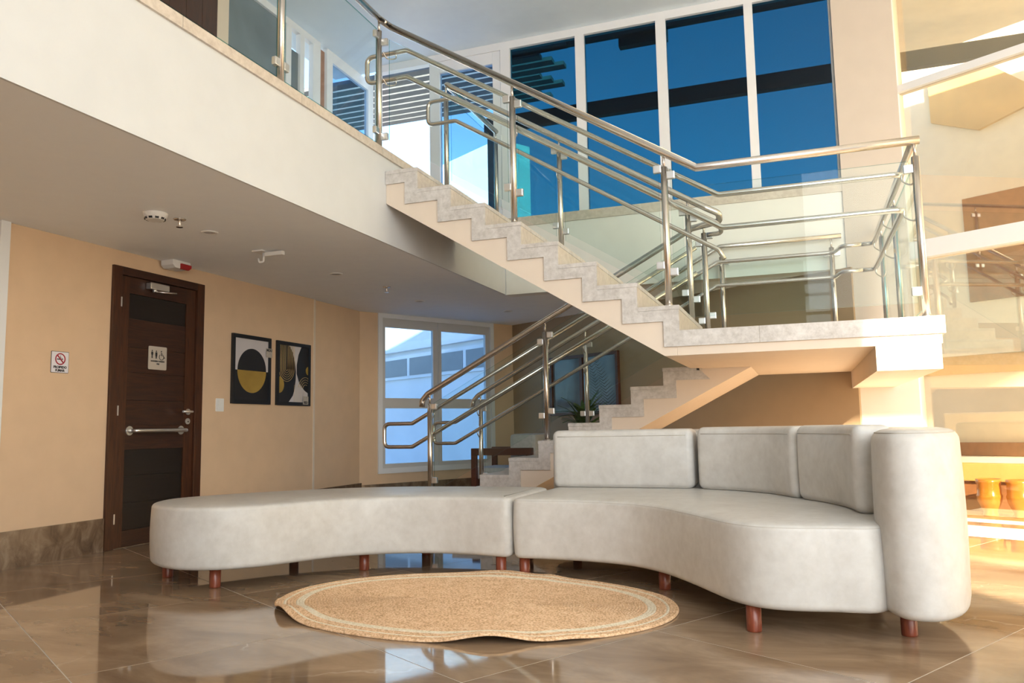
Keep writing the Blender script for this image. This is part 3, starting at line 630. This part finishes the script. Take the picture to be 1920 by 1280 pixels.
def cushion(par, path, th, z0, z1, r=.05, side=1, name='back_cushion', puff=.018):
    P = spline([(x, y, 0) for x, y in path], 10); L = [0]
    for i in range(1, len(P)): L.append(L[-1]+(P[i]-P[i-1]).length)
    T = L[-1]
    def atL(d):
        d = max(0, min(T, d))
        for i in range(1, len(L)):
            if L[i] >= d-1e-9:
                t = (d-L[i-1])/max(1e-9, L[i]-L[i-1]); p = P[i-1].lerp(P[i], t); tg = (P[i]-P[i-1]).normalized(); return p, tg
    st = [r*(1-math.cos(math.pi/2*k/6)) for k in range(7)]
    st = st+[r+(T-2*r)*k/14 for k in range(1, 14)]+[T-s for s in st[::-1]]
    v = []; nq = 5; ring = None
    for d in st:
        e = min(d, T-d); ins = r-math.sqrt(max(0, r*r-(r-e)**2)) if e < r else 0
        p, tg = atL(d); nm = Vector((-tg.y, tg.x, 0))*side
        pf = puff*math.sin(math.pi*min(1, max(0, d/T)))**.7
        a0, a1, b0, b1 = ins, th-ins, z0+ins, z1-ins; rr = max(.004, r-ins*.9); prof = []
        for cx, cz, s in ((a0+rr, b0+rr, 180), (a1-rr, b0+rr, 270), (a1-rr, b1-rr, 0), (a0+rr, b1-rr, 90)):
            for k in range(nq+1): a = math.radians(s+90*k/nq); prof.append((cx+rr*math.cos(a), cz+rr*math.sin(a)))
        # extra points up the front face, bulging out
        fr = []
        for k in range(1, 6): fr.append((a0-pf*math.sin(math.pi*k/6), b1-rr+(b0+rr-(b1-rr))*k/6))
        prof = prof+fr
        for t, z in prof: q = p+nm*t; v.append((q.x, q.y, z))
        ring = len(prof)
    n = ring; f = [(i*n+k, i*n+(k+1) % n, (i+1)*n+(k+1) % n, (i+1)*n+k) for i in range(len(st)-1) for k in range(n)]
    m = MB().add(v, f, True); m.f += [tuple(range(n))[::-1], tuple((len(st)-1)*n+k for k in range(n))]; m.sm += [True, True]
    o = m.build(name, 'leather', par, fix=True)
    for iz in (nq*2+4+1+2, 2):      # piping along the upper and lower front edges
        pts = [Vector(v[i*n+(23 if iz > 3 else 3)]) for i in range(6, len(st)-6)]
        MB().tube(pts, .0028, 6).build('piping', 'seam', o)
    return o
cushion(sofa, [(-.668, 5.20), (-1.1, 5.225), (-1.615, 5.235)], .20, .452, .835, .042, -1)
cushion(sofa, [(-.062, 4.60), (-.20, 4.86), (-.40, 5.06), (-.648, 5.185)], .20, .452, .842, .042, -1)
cushion(sofa, [(.205, 3.86), (.165, 4.12), (.075, 4.37), (-.048, 4.575)], .17, .452, .845, .042, -1)
legs(sofa, [(-1.575, 4.516), (-.729, 4.329), (-.235, 3.565), (.36, 3.66), (-1.5, 5.4), (-.5, 5.3), (.3, 4.6)])

# ------------------------------------------------------------------ rug
RC, RA, RB = (-1.6, 3.745), 1.015, .735
rug = root('jute_rug', (RC[0], RC[1], 0), 'oval braided jute rug with two cream border stripes lying before the bench', 'rug')
def lift(a, k):
    # the wavy, slightly raised border
    def g(a0, w, h): d = (a-a0+math.pi) % (2*math.pi)-math.pi; return h*math.exp(-(d/w)**2)
    e = max(0, (k-.55)/.45)**2
    return e*(g(math.radians(222), .17, .040)+g(math.radians(203), .10, .012)+g(math.radians(292), .16, .034)+g(math.radians(312), .1, .008)+g(math.radians(95), .2, .02)+g(math.radians(78), .08, .01)+g(math.radians(20), .3, .006))
def rug_part(name, mat, d0, d1, rings, per=3, top=True):
    m = MB(); NS = 220; v = []; rows = []
    tot = rings*per
    for i in range(tot+1):
        d = d0+(d1-d0)*i/tot; ph = (i % per)/per
        hz = .008+.006*math.sin(math.pi*ph) if per > 1 else .011
        rows.append((d, hz))
    if name == 'border': rows = [(0.0, .001), (-.003, .006)]+rows
    for d, hz in rows:
        for k in range(NS):
            a = 2*math.pi*k/NS; ra, rb = max(0.0005, RA-d), max(.0005, RB-d)
            kk_ = 1-d/RB; v.append((RC[0]+ra*math.cos(a)*(1+.006*math.sin(3*a+1)), RC[1]+rb*math.sin(a)*(1+.008*math.sin(4*a)), hz+lift(a, kk_)))
    f = [(i*NS+k, i*NS+(k+1) % NS, (i+1)*NS+(k+1) % NS, (i+1)*NS+k) for i in range(len(rows)-1) for k in range(NS)]
    m.add(v, f, True)
    if d1 > RB-.02: pass
    return m.build(name, mat, rug)
rug_part('border', 'jute', .0, .040, 3); rug_part('cream_stripe', 'jute_cream', .040, .054, 1); rug_part('border_band', 'jute', .054, .100, 3)
rug_part('cream_stripe', 'jute_cream', .100, .142, 3); rug_part('field', 'jute', .142, RB-.004, 40)

# ------------------------------------------------------------------ restroom door
d1 = root('door_1', (XL, 5.15, 0), 'dark brown wooden restroom door with grab bar and pictogram sign', 'door', kind='structure')
fx0, fx1 = XL-.12, XL+.022
box('door_sill', 'marble_base', d1, XL-.15, 4.647, -.1, XL+.001, 5.645, .004)
box('light_stop', 'black', d1, XL-.15, 4.647, 0, XL-.125, 5.645, 2.17)  # black sheet added behind the leaf to stop light showing under it
box('frame_jamb', 'door_wood_v', d1, fx0, 4.647, 0, fx1, 4.733, 2.17, bevel=.004); box('frame_jamb', 'door_wood_v', d1, fx0, 5.558, 0, fx1, 5.645, 2.17, bevel=.004)
box('frame_head', 'door_wood', d1, fx0, 4.733, 2.106, fx1, 5.558, 2.17, bevel=.004)
lx = XL+.002
box('leaf_core', 'door_dark', d1, lx-.045, 4.737, .006, lx-.018, 5.554, 2.103)
box('stile', 'door_wood_v', d1, lx-.018, 4.737, .006, lx, 4.824, 2.103); box('stile', 'door_wood_v', d1, lx-.018, 5.446, .006, lx, 5.554, 2.103)
for a, b in ((.006, .128), (.745, .93), (1.972, 2.103)): box('rail', 'door_wood', d1, lx-.018, 4.824, a, lx, 5.446, b)
for a, b in ((.13, .333), (.336, .540), (.543, .743)): box('plank', 'door_dark', d1, lx-.018, 4.826, a, lx-.008, 5.444, b)
for a, b in ((.932, 1.128), (1.131, 1.345), (1.348, 1.545), (1.548, 1.772)): box('plank', 'door_wood', d1, lx-.018, 4.826, a, lx-.0015, 5.444, b)
box('plank', 'door_dark', d1, lx-.018, 4.826, 1.774, lx-.008, 5.444, 1.970)
for z in (1.89, 1.045, .225): box('hinge', 'steel_bright', d1, lx-.002, 4.722, z-.038, lx+.022, 4.734, z+.038)
MB().lathe([(.026, 0), (.026, .01)], (lx, 5.49, 1.045), 18, 'X').build('handle_rose', 'steel_bright', d1)
MB().tube(fillet([(lx+.008, 5.49, 1.045), (lx+.06, 5.49, 1.045), (lx+.06, 5.372, 1.045)], .015), .0095).build('lever_handle', 'steel_bright', d1)
lk = MB().lathe([(.026, 0), (.026, .008)], (lx, 5.49, .965), 18, 'X').build('lock_rose', 'steel_bright', d1); MB().lathe([(.006, 0), (.006, .003)], (lx+.008, 5.49, .962), 10, 'X').build('keyhole', 'black', lk)
gb = MB().tube(fillet([(lx, 4.865, .89), (lx+.075, 4.865, .89), (lx+.075, 5.415, .89), (lx, 5.415, .89)], .035), .016, 14).build('grab_bar', 'steel_bright', d1)
for yv in (4.865, 5.415): MB().lathe([(.036, 0), (.036, .006)], (lx, yv, .89), 20, 'X').build('flange', 'steel_bright', gb)
cl = box('door_closer', 'steel_bright', d1, lx, 4.985, 2.03, lx+.055, 5.19, 2.085, bevel=.008)
MB().lathe([(.018, 2.012), (.018, 2.032)], (lx+.03, 5.05, 0), 14).build('closer_pivot', 'steel_bright', cl)
MB().tube([(lx+.03, 5.05, 2.015), (lx+.12, 5.2, 2.015)], .008).build('closer_arm', 'steel', cl)

# restroom sign
def xplate(mb, pts, x0, x1): return mb.prism(pts, x0, x1, 'YZ')
def rrect(y0, z0, y1, z1, r=.01): return [(p.x, p.y) for p in fillet([(y0, z0, 0), (y1, z0, 0), (y1, z1, 0), (y0, z1, 0)], r, 4, True)]
sg = root('restroom_sign', (lx, 5.13, 1.38), 'beige pictogram sign with man, woman and wheelchair on the dark door', 'sign')
xplate(MB(), rrect(5.033, 1.384, 5.230, 1.574, .012), lx+.0005, lx+.004).build('plate', 'sign_beige', sg, fix=True)
sx0, sx1 = lx+.004, lx+.0055
def circ(y, z, r, n=16): return [(y+r*math.cos(2*math.pi*k/n), z+r*math.sin(2*math.pi*k/n)) for k in range(n)]
def pict(name, polys, mat='black', par=sg, x0=None, x1=None):
    m = MB()
    for p in polys: xplate(m, p, sx0 if x0 is None else x0, sx1 if x1 is None else x1)
    return m.build(name, mat, par, fix=True)
def man(y, z, h, skirt=False):
    k = h/.062; P = [circ(y, z+.057*k, .0052*k)]
    P.append([(y-.0085*k, z+.049*k), (y+.0085*k, z+.049*k), (y+.0105*k, z+.028*k), (y+.0075*k, z+.028*k), (y+.006*k, z+.042*k), (y-.006*k, z+.042*k), (y-.0075*k, z+.028*k), (y-.0105*k, z+.028*k)])
    if skirt: P.append([(y-.0055*k, z+.046*k), (y+.0055*k, z+.046*k), (y+.0095*k, z+.017*k), (y-.0095*k, z+.017*k)])
    else: P.append([(y-.006*k, z+.046*k), (y+.006*k, z+.046*k), (y+.006*k, z+.022*k), (y-.006*k, z+.022*k)])
    for s in (-1, 1): P.append([(y+s*.0012*k, z+.024*k), (y+s*.0055*k, z+.024*k), (y+s*.0055*k, z), (y+s*.0012*k, z)])
    return P
pict('man_pictogram', man(5.071, 1.476, .066)); pict('woman_pictogram', man(5.115, 1.474, .066, True))
wch = MB(); ctr = (5.172, 1.490)
wch.tube([(lx+.005, ctr[0]+.024*math.cos(math.radians(a)), ctr[1]+.024*math.sin(math.radians(a))) for a in range(130, 375, 12)], .0022, 6)
wch.tube([(lx+.005, 5.169, 1.527), (lx+.005, 5.171, 1.503), (lx+.005, 5.192, 1.503), (lx+.005, 5.201, 1.483), (lx+.005, 5.209, 1.486)], .0028, 6); wch.tube([(lx+.005, 5.170, 1.517), (lx+.005, 5.186, 1.515)], .0022, 6)
wch.prism(circ(5.170, 1.536, .0058), sx0, sx1, 'YZ'); wch.build('wheelchair_pictogram', 'black', sg)
text_mesh('lettering', 'BANHEIRO UNISSEX', .0165, 'black', (sx1, 5.132, 1.452), (0, 1, 0), (0, 0, 1), sg, bold=.0005); text_mesh('lettering', 'PNE', .0165, 'black', (sx1, 5.135, 1.430), (0, 1, 0), (0, 0, 1), sg, bold=.0006)
# no smoking sign
ns = root('no_smoking_sign', (XL, 4.22, 1.31), 'white no-smoking sign with red circle, left of the restroom door', 'sign')
xplate(MB(), rrect(4.147, 1.305, 4.292, 1.458, .006), XL+.0005, XL+.003).build('border', 'black_print', ns, fix=True)
xplate(MB(), rrect(4.150, 1.308, 4.289, 1.455, .005), XL+.003, XL+.0038).build('plate', 'sign_white', ns, fix=True)
rg = MB().tube([(XL+.0045, 4.2205+.038*math.cos(a), 1.404+.038*math.sin(a)) for a in [2*math.pi*k/40 for k in range(40)]], .0042, 6, closed=True); rg.tube([(XL+.0055, 4.194, 1.432), (XL+.0055, 4.247, 1.376)], .0042, 6); rg.build('red_ring', 'sign_red', ns)
ci = MB().box(XL+.0035, 4.193, 1.399, XL+.0048, 4.228, 1.406); ci.box(XL+.0035, 4.231, 1.399, XL+.0048, 4.242, 1.406); ci.tube([(XL+.0045, 4.240, 1.410), (XL+.0045, 4.222, 1.413), (XL+.0045, 4.220, 1.424), (XL+.0045, 4.224, 1.430)], .0014, 6); ci.build('cigarette', 'black', ns)
text_mesh('lettering', 'PROIBIDO', .0235, 'black', (XL+.0045, 4.2205, 1.345), (0, 1, 0), (0, 0, 1), ns, bold=.0010); text_mesh('lettering', 'FUMAR', .0235, 'black', (XL+.0045, 4.2205, 1.322), (0, 1, 0), (0, 0, 1), ns, bold=.0010)
# switch
sw = root('light_switch', (XL, 5.888, 1.055), 'white three-rocker light switch plate between door and pictures', 'switch')
xplate(MB(), rrect(5.838, 1.054, 5.938, 1.171, .006), XL+.0005, XL+.009).build('plate', 'white_plastic', sw, fix=True)
for k in range(3): xplate(MB(), rrect(5.866, 1.069+k*.031, 5.910, 1.094+k*.031, .002), XL+.009, XL+.0125).build('rocker', 'white_plastic', sw, fix=True)

# ------------------------------------------------------------------ pictures
def in_rect(poly, y0, z0, y1, z1):
    for nx, ny, d in ((1, 0, y1), (-1, 0, -y0), (0, 1, z1), (0, -1, -z0)): poly = clip(poly, nx, ny, d) if len(poly) > 2 else []
    return poly
def ell(y, z, ry, rz, a0=0, a1=360, n=40): return [(y+ry*math.cos(math.radians(a0+(a1-a0)*k/n)), z+rz*math.sin(math.radians(a0+(a1-a0)*k/n))) for k in range(n+1)]
P1 = root('abstract_picture', (XL, 6.31, 1.13), 'black framed picture of a split black and gold circle, beside the light switch', 'picture')
def frame(par, y0, y1, z0, z1, w=.036):
    box('frame_bar', 'black', par, XL+.0005, y0, z0, XL+.024, y0+w, z1); box('frame_bar', 'black', par, XL+.0005, y1-w, z0, XL+.024, y1, z1)
    box('frame_bar', 'black', par, XL+.0005, y0+w, z0, XL+.024, y1-w, z0+w); box('frame_bar', 'black', par, XL+.0005, y0+w, z1-w, XL+.024, y1-w, z1)
    box('backing', 'black_print', par, XL+.0005, y0+w, z0+w, XL+.012, y1-w, z1-w)
frame(P1, 6.03, 6.60, 1.13, 1.784)
cy, cz = 6.322, 1.447
box('white_field', 'white_print', P1, XL+.012, 6.066, cz, XL+.0125, 6.564, 1.748)
pict('black_half_circle', [ell(cy, cz, .212, .212, 0, 180)], 'black_print', P1, XL+.0125, XL+.0132)
pict('gold_half_circle', [ell(cy, cz, .212, .212, 180, 360)], 'gold_print', P1, XL+.012, XL+.0132)
P2 = root('abstract_picture', (XL, 6.99, 1.13), 'black framed picture of gold arches and white curves, nearer the blue window', 'picture')
frame(P2, 6.698, 7.28, 1.128, 1.78)
R = (6.734, 1.164, 7.244, 1.744)
def art(name, poly, mat, lv):
    p = in_rect(poly, *R)
    if len(p) > 2: xplate(MB(), p, XL+.012, XL+.0124+.0005*lv).build(name, mat, P2, fix=True)
art('white_field', [(6.91, 1.744), (7.12, 1.744), (7.07, 1.66), (7.04, 1.55), (7.04, 1.46), (7.09, 1.36), (7.18, 1.29), (7.244, 1.262), (7.244, 1.164), (6.91, 1.164), (6.98, 1.23), (7.01, 1.30), (7.028, 1.40), (7.03, 1.48), (7.01, 1.58), (6.97, 1.68)], 'white_print', 1)
for k in range(6):
    w_ = .018+k*.022; yc, zc_ = 6.868, 1.50
    pts = [(XL+.0135, yc-w_, 1.742), (XL+.0135, yc-w_, zc_)]+[(XL+.0135, yc+w_*math.cos(a), zc_+w_*1.0*math.sin(a)) for a in [math.pi+math.pi*j/12 for j in range(13)]]+[(XL+.0135, yc+w_, zc_), (XL+.0135, yc+w_, 1.742)]
    MB().tube(pts, .0023, 5).build('gold_arch', 'gold_line', P2)
for k in range(4):
    r_ = .05+k*.026; MB().tube([(XL+.0138, min(7.243, 7.20+r_*math.cos(a)), 1.30+r_*math.sin(a)) for a in [math.radians(60+110*j/14) for j in range(15)]], .0023, 5).build('gold_arc', 'gold_line', P2)
art('gold_disc', ell(6.742, 1.335, .085, .085), 'gold_print', 2); art('gold_disc', ell(7.25, 1.50, .045, .045), 'gold_print', 2)
for k in range(6): y_ = 7.0+k*.034; MB().box(XL+.0128, y_, 1.166, XL+.0135, y_+.003, 1.36-abs(k-1)*.018).build('fine_line', 'gold_line', P2)
c1 = root('paper_tag', (XL, 6.56, 1.6), 'small paper tag stuck on the right edge of the split-circle picture', 'tag')
box('card', 'paper', c1, XL+.0245, 6.516, 1.592, XL+.0252, 6.612, 1.682); text_mesh('lettering', 'MOU', .036, 'black', (XL+.0256, 6.564, 1.662), (0, 1, 0), (0, 0, 1), c1, bold=.001)
c2 = root('paper_tag', (XL, 7.19, 1.14), 'small paper tag at the lower corner of the gold-arch picture', 'tag')
box('card', 'paper', c2, XL+.0245, 7.14, 1.142, XL+.0252, 7.238, 1.228); text_mesh('lettering', 'REU', .036, 'black', (XL+.0256, 7.19, 1.162), (0, 1, 0), (0, 0, 1), c2, bold=.001)

# ------------------------------------------------------------------ ceiling fittings
sd = root('smoke_detector', (-3.90, 3.99, H), 'white round smoke detector on the low ceiling', 'smoke detector')
MB().lathe([(.052, H-.048), (.066, H-.035), (.074, H-.02), (.078, H)][0:1]+[(.058, H-.044), (.072, H-.024), (.078, H-.006), (.078, H-.0005)], (-3.90, 3.99, 0), 28).build('housing', 'white_plastic', sd)
for k in range(10):
    a = 2*math.pi*k/10; MB().box(-.011, -.004, -.009, .011, .004, .009).build('vent_slot', 'black', sd).matrix_local = Matrix.Translation((.061*math.cos(a), .061*math.sin(a), -.036)) @ Matrix.Rotation(a+math.pi/2, 4, 'Z')
for (x, y), lb in zip([(-3.866, 4.171), (-3.873, 7.035)], ['chrome fire sprinkler beside the smoke detector', 'chrome fire sprinkler far along the low ceiling near the window']):
    sp_ = root('fire_sprinkler', (x, y, H), lb, 'sprinkler', 'fire sprinklers on the low ceiling')
    MB().lathe([(.006, H-.008), (.036, H-.006), (.042, H-.0005)], (x, y, 0), 24).build('escutcheon', 'steel', sp_)
    MB().lathe([(.004, H-.05), (.007, H-.046), (.009, H-.02), (.009, H-.006)], (x, y, 0), 12).build('body', 'steel', sp_); MB().lathe([(.022, H-.056), (.022, H-.052)], (x, y, 0), 16).build('deflector', 'steel', sp_)
for (x, y), lb in zip([(-3.926, 4.53), (-3.952, 6.227), (-3.969, 7.969), (-3.352, 9.152)], ['recessed white downlight nearest the smoke detector', 'recessed white downlight beyond the ceiling hook bracket', 'recessed white downlight between sprinkler and blue window', 'recessed white downlight farthest back, right of the blue window']):
    dl = root('downlight', (x, y, H), lb, 'downlight', 'downlights in the low ceiling')
    MB().lathe([(.040, H-.004), (.046, H-.010), (.058, H-.006), (.060, H-.0005)], (x, y, 0), 28).build('trim_ring', 'white_plastic', dl); MB().lathe([(.039, H-.005), (.039, H-.0035)], (x, y, 0), 24).build('lens', 'grey_fabric', dl)
hk = root('ceiling_hook', (-3.96, 5.22, H), 'white plastic hook bracket on the low ceiling before the door', 'hook')
box('plate', 'white_plastic', hk, -4.03, 5.13, H-.012, -3.93, 5.25, H-.0005, bevel=.003); box('arm', 'white_plastic', hk, -3.95, 5.18, H-.045, -3.78, 5.215, H-.013, bevel=.004)
MB().tube(fillet([(-3.97, 5.2, H-.012), (-3.97, 5.2, H-.085), (-4.01, 5.2, H-.085), (-4.02, 5.2, H-.055)], .015), .008).build('hook', 'white_plastic', hk)
fa = root('fire_alarm', (-4.87, 5.21, H), 'white and red fire alarm sounder above the restroom door', 'fire alarm')
MB().prism([(5.12, H-.0005), (5.32, H-.0005), (5.32, H-.05), (5.29, H-.068), (5.15, H-.068), (5.12, H-.045)], -4.93, -4.80, 'YZ').build('housing', 'white_plastic', fa, .006, True)
MB().prism([(5.20, H-.024), (5.317, H-.024), (5.317, H-.05), (5.287, H-.072), (5.20, H-.072)], -4.81, -4.785, 'YZ').build('red_lens', 'red_plastic', fa, .005, True)

# ------------------------------------------------------------------ things behind the stairs
ac = root('armchair', (-3.2, 8.75, 0), 'dark wooden armchair with light grey cushions behind the lower stair flight', 'armchair')
for y_ in (8.42, 9.06):
    box('arm_rest', 'chair_wood', ac, -3.56, y_, .555, -2.83, y_+.07, .635, bevel=.006)
    for x_ in (-3.56, -2.90): box('leg', 'chair_wood', ac, x_, y_, 0, x_+.06, y_+.06, .556, bevel=.005)
box('seat_frame', 'chair_wood', ac, -3.50, 8.49, .20, -2.85, 9.06, .28, bevel=.006); box('back_board', 'chair_wood', ac, -2.90, 8.49, .28, -2.85, 9.06, .62, bevel=.006)
box('seat_cushion', 'grey_fabric', ac, -3.54, 8.50, .282, -3.08, 9.05, .42, bevel=.04); 
cb = MB().box(-3.12, 8.49, .30, -2.80, 9.05, .79).build('back_cushion', 'grey_fabric', ac, bevel=.05)
def leafblade(mb, base, dirv, L, w, droop, n=6):
    d = Vector(dirv).normalized(); sd_ = d.cross(Vector((0, 0, 1))); sd_ = sd_.normalized() if sd_.length > .05 else Vector((1, 0, 0)); pts = []
    for i in range(n+1):
        t = i/n; p = Vector(base)+d*L*t+Vector((0, 0, -droop*t*t)); ww = w*math.sin(math.pi*min(.98, .12+t*.86))
        pts += [p-sd_*ww+Vector((0, 0, .006)), p, p+sd_*ww+Vector((0, 0, .006))]
    f = []
    for i in range(n): f += [(3*i, 3*i+1, 3*i+4, 3*i+3), (3*i+1, 3*i+2, 3*i+5, 3*i+4)]
    return mb.add(pts, f, True)
pp = root('potted_plant', (-2.27, 8.62, 0), 'green leafy potted plant behind the stair treads', 'plant')
MB().lathe([(.12, 0), (.15, .04), (.18, .52), (.19, .55), (.165, .55), (.16, .52)], (-2.27, 8.62, 0), 24).build('pot', 'grey_fabric', pp); MB().lathe([(.155, .50), (.155, .53)], (-2.27, 8.62, 0), 20).build('soil', 'soil', pp)
for k in range(40):
    a = 2.4*k; el_ = .15+1.0*((k*7) % 10)/10; base = (-2.27+.03*math.cos(a), 8.62+.03*math.sin(a), (.80+.006*k))
    m = leafblade(MB(), base, (math.cos(a)*math.cos(el_), math.sin(a)*math.cos(el_), math.sin(el_)), .27+.07*((k*3) % 4)/3, .028, .06); m.build('leaf', 'leaf', pp)
for k in range(4): MB().tube([(-2.27, 8.62, .52), (-2.27+.03*math.cos(k*1.6), 8.62+.03*math.sin(k*1.6), .98)], .008, 6).build('stem', 'leaf', pp)
fp = root('framed_pane', G(-7.4, 7.09, 1.0), 'dark framed blue-grey glass with a drawn palm reflection on the rear wall behind the stairs', 'picture')
fs0, fs1, fz0, fz1 = -7.78, -6.56, 1.005, 1.765
for d in ((fs0, fz0, fs0+.04, fz1), (fs1-.04, fz0, fs1, fz1), (fs0+.04, fz0, fs1-.04, fz0+.04), (fs0+.04, fz1-.04, fs1-.04, fz1), (-7.22, fz0+.04, -7.17, fz1-.04)): gpart('frame_bar', 'chair_wood', fp, d[0], 7.055, d[1], d[2], 7.098, d[3])
M['pane_blue'] = plain('grey_blue_pane', (.14, .17, .21, 1), .12, var=.25, sc=3, bump=0)
gpart('pane_sheet', 'pane_blue', fp, fs0+.04, 7.085, fz0+.04, fs1-.04, 7.097, fz1-.04)
for (s_, z_, flip) in ((-6.75, 1.06, -1), (-6.95, 1.05, 1)):
    m = MB()
    for k in range(16):
        t = k/15; cs, cz = s_+flip*.05*t-.14*t*t, z_+.58*t
        for sgn in (-1, 1):
            L_ = .16*(1-.6*t); a = (cs, cz); b = (cs+sgn*L_*.85, cz+L_*.55)
            q = [G(a[0], 7.084, a[1]), G(b[0], 7.084, b[1]), G(b[0], 7.0835, b[1]+.004), G(a[0], 7.0835, a[1]+.012)]; m.add(q, [(0, 1, 2, 3)])
    m.build('frond_reflection', 'black_print', fp)  # palm reflection in the dark glass, put in as flat frond shapes

# ------------------------------------------------------------------ outside things; reflections in the warm glass built as objects behind it
tb = root('reflected_bench', G(-2.6, 8.4, 0), 'reflected cream and golden wooden sofa, built as a bench beyond the warm glass', 'bench')  # sofa mirrored in the facade, modelled as a bench behind the glass
gpart('plinth', 'timber', tb, -3.6, 8.42, -.02, 3, 8.9, .27); gpart('seat_block', 'gold_ext', tb, -3.6, 8.36, .27, 3, 8.95, .44, .01)
gpart('seat_pad', 'cream_ext', tb, -3.6, 8.40, .441, 3, 8.95, .495, .01); gpart('back_rail', 'timber', tb, -3.6, 8.72, .496, 3, 8.80, .63, .008)
gpart('back_pad', 'cream_ext', tb, -3.6, 8.801, .496, 3, 8.95, .93, .02)
cwall = MB(); gbox(cwall, -5.2, 10.6, -.15, 12, 10.8, 7); cw = tag(cwall.build('wall_reflection', 'cream_ext', None, fix=True), 'cream wall added beyond the warm glass for its reflections', 'wall', kind='structure')  # backdrop added behind the glass in place of mirrored surroundings
tc = MB(); tc.prism([G(-3.35, 7.6)[:2], G(12, 7.6)[:2], G(12, 9.9)[:2], G(-4.6, 9.9)[:2]], 5.3, 5.45); tag(tc.build('shade_canopy', 'cream_ext', None, fix=True), 'cream canopy added to shade the wall beyond the warm glass', 'canopy', kind='structure')  # canopy added to keep direct sun off the wall behind
gpart('golden_band', 'gold_ext', cw, -5.2, 10.56, 1.42, 12, 10.6, 1.64); gpart('ledge', 'cream_ext', cw, -5.2, 10.45, 1.64, 12, 10.6, 1.72)
M['reflected_gold'] = plain('golden_reflection', (.74, .52, .24, 1), .5, var=.12, sc=2.5)  # golden reflection in the glass, put into this colour and outline
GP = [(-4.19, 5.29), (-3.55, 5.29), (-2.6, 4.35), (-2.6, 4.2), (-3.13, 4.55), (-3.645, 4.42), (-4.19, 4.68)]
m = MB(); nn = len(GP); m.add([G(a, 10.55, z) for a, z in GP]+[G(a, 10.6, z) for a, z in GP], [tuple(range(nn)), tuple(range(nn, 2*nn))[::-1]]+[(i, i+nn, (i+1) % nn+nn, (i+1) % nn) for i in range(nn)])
m.build('golden_reflection', 'reflected_gold', cw, fix=True)
gpart('timber_panel', 'timber', cw, -3.9, 10.57, 2.3, -3.2, 10.6, 3.6)
def pot(s_, lb):  # pots mirrored in the facade, modelled behind the glass
    p = root('glazed_pot', G(s_, 8.08, -.02), lb, 'pot', 'orange glazed pots reflected in the warm glass')
    x, y, _ = G(s_, 8.08)
    MB().lathe([(.060, -.02), (.066, -.005), (.055, .02), (.075, .06), (.098, .11), (.104, .15), (.108, .165), (.100, .18), (.098, .27), (.104, .285), (.104, .315), (.092, .317), (.088, .27)], (x, y, 0), 28).build('body', 'orange_glaze', p)
    MB().lathe([(.086, .26), (.086, .27)], (x, y, 0), 20).build('soil', 'soil', p)
pot(-2.95, 'orange glazed ceramic pot nearest the sofa arm, a reflection built beyond the glass'); pot(-2.70, 'orange glazed ceramic pot cut off by the right edge, a reflection built beyond the glass')
bu = root('white_building', G(-15, 10.2, 0), 'white building with a strip of grey windows seen through the ground-floor window', 'building')
gpart('wall', 'ext_white', bu, -26, 10.15, -.15, -12.6, 11, 6.9)
gpart('ledge', 'ext_white', bu, -26, 10.02, 2.72, -12.6, 10.15, 2.80)
k = 0
for s_ in [-24+1.13*i for i in range(10)]:
    wnd = gpart('window', 'ext_white', bu, s_, 10.09, 2.06, s_+1.13, 10.15, 2.62)
    gpart('pane', 'ext_grey', wnd, s_+.06, 10.08, 2.13, s_+1.07, 10.092, 2.54)
pg = root('pergola', (-2, 9.5, 4), 'dark timber pergola with slatted awning outside the upper windows', 'pergola')
box('beam', 'dark_outside', pg, -3.75, 9.45, 4.74, 4, 9.55, 4.93); box('eave_board', 'dark_outside', pg, -3.3, 8.55, 5.27, 3, 8.62, 5.42)
box('bracket_block', 'dark_outside', pg, -1.75, 8.62, 5.17, -1.2, 8.72, 5.42)
for k in range(9):
    t = k/8; y_ = 8.5+1.75*t; z_ = 5.27+.19*t
    x1_ = -2.35-.16*((k*5) % 3)-.55*t
    box('awning_slat', 'slat_grey', pg, -6.6, y_, z_, x1_, y_+.13, z_+.05)
box('post', 'dark_outside', pg, -3.7, 9.44, 2.9, -3.6, 9.56, 4.74); box('post', 'dark_outside', pg, 3.8, 9.44, -.15, 3.9, 9.56, 4.74)
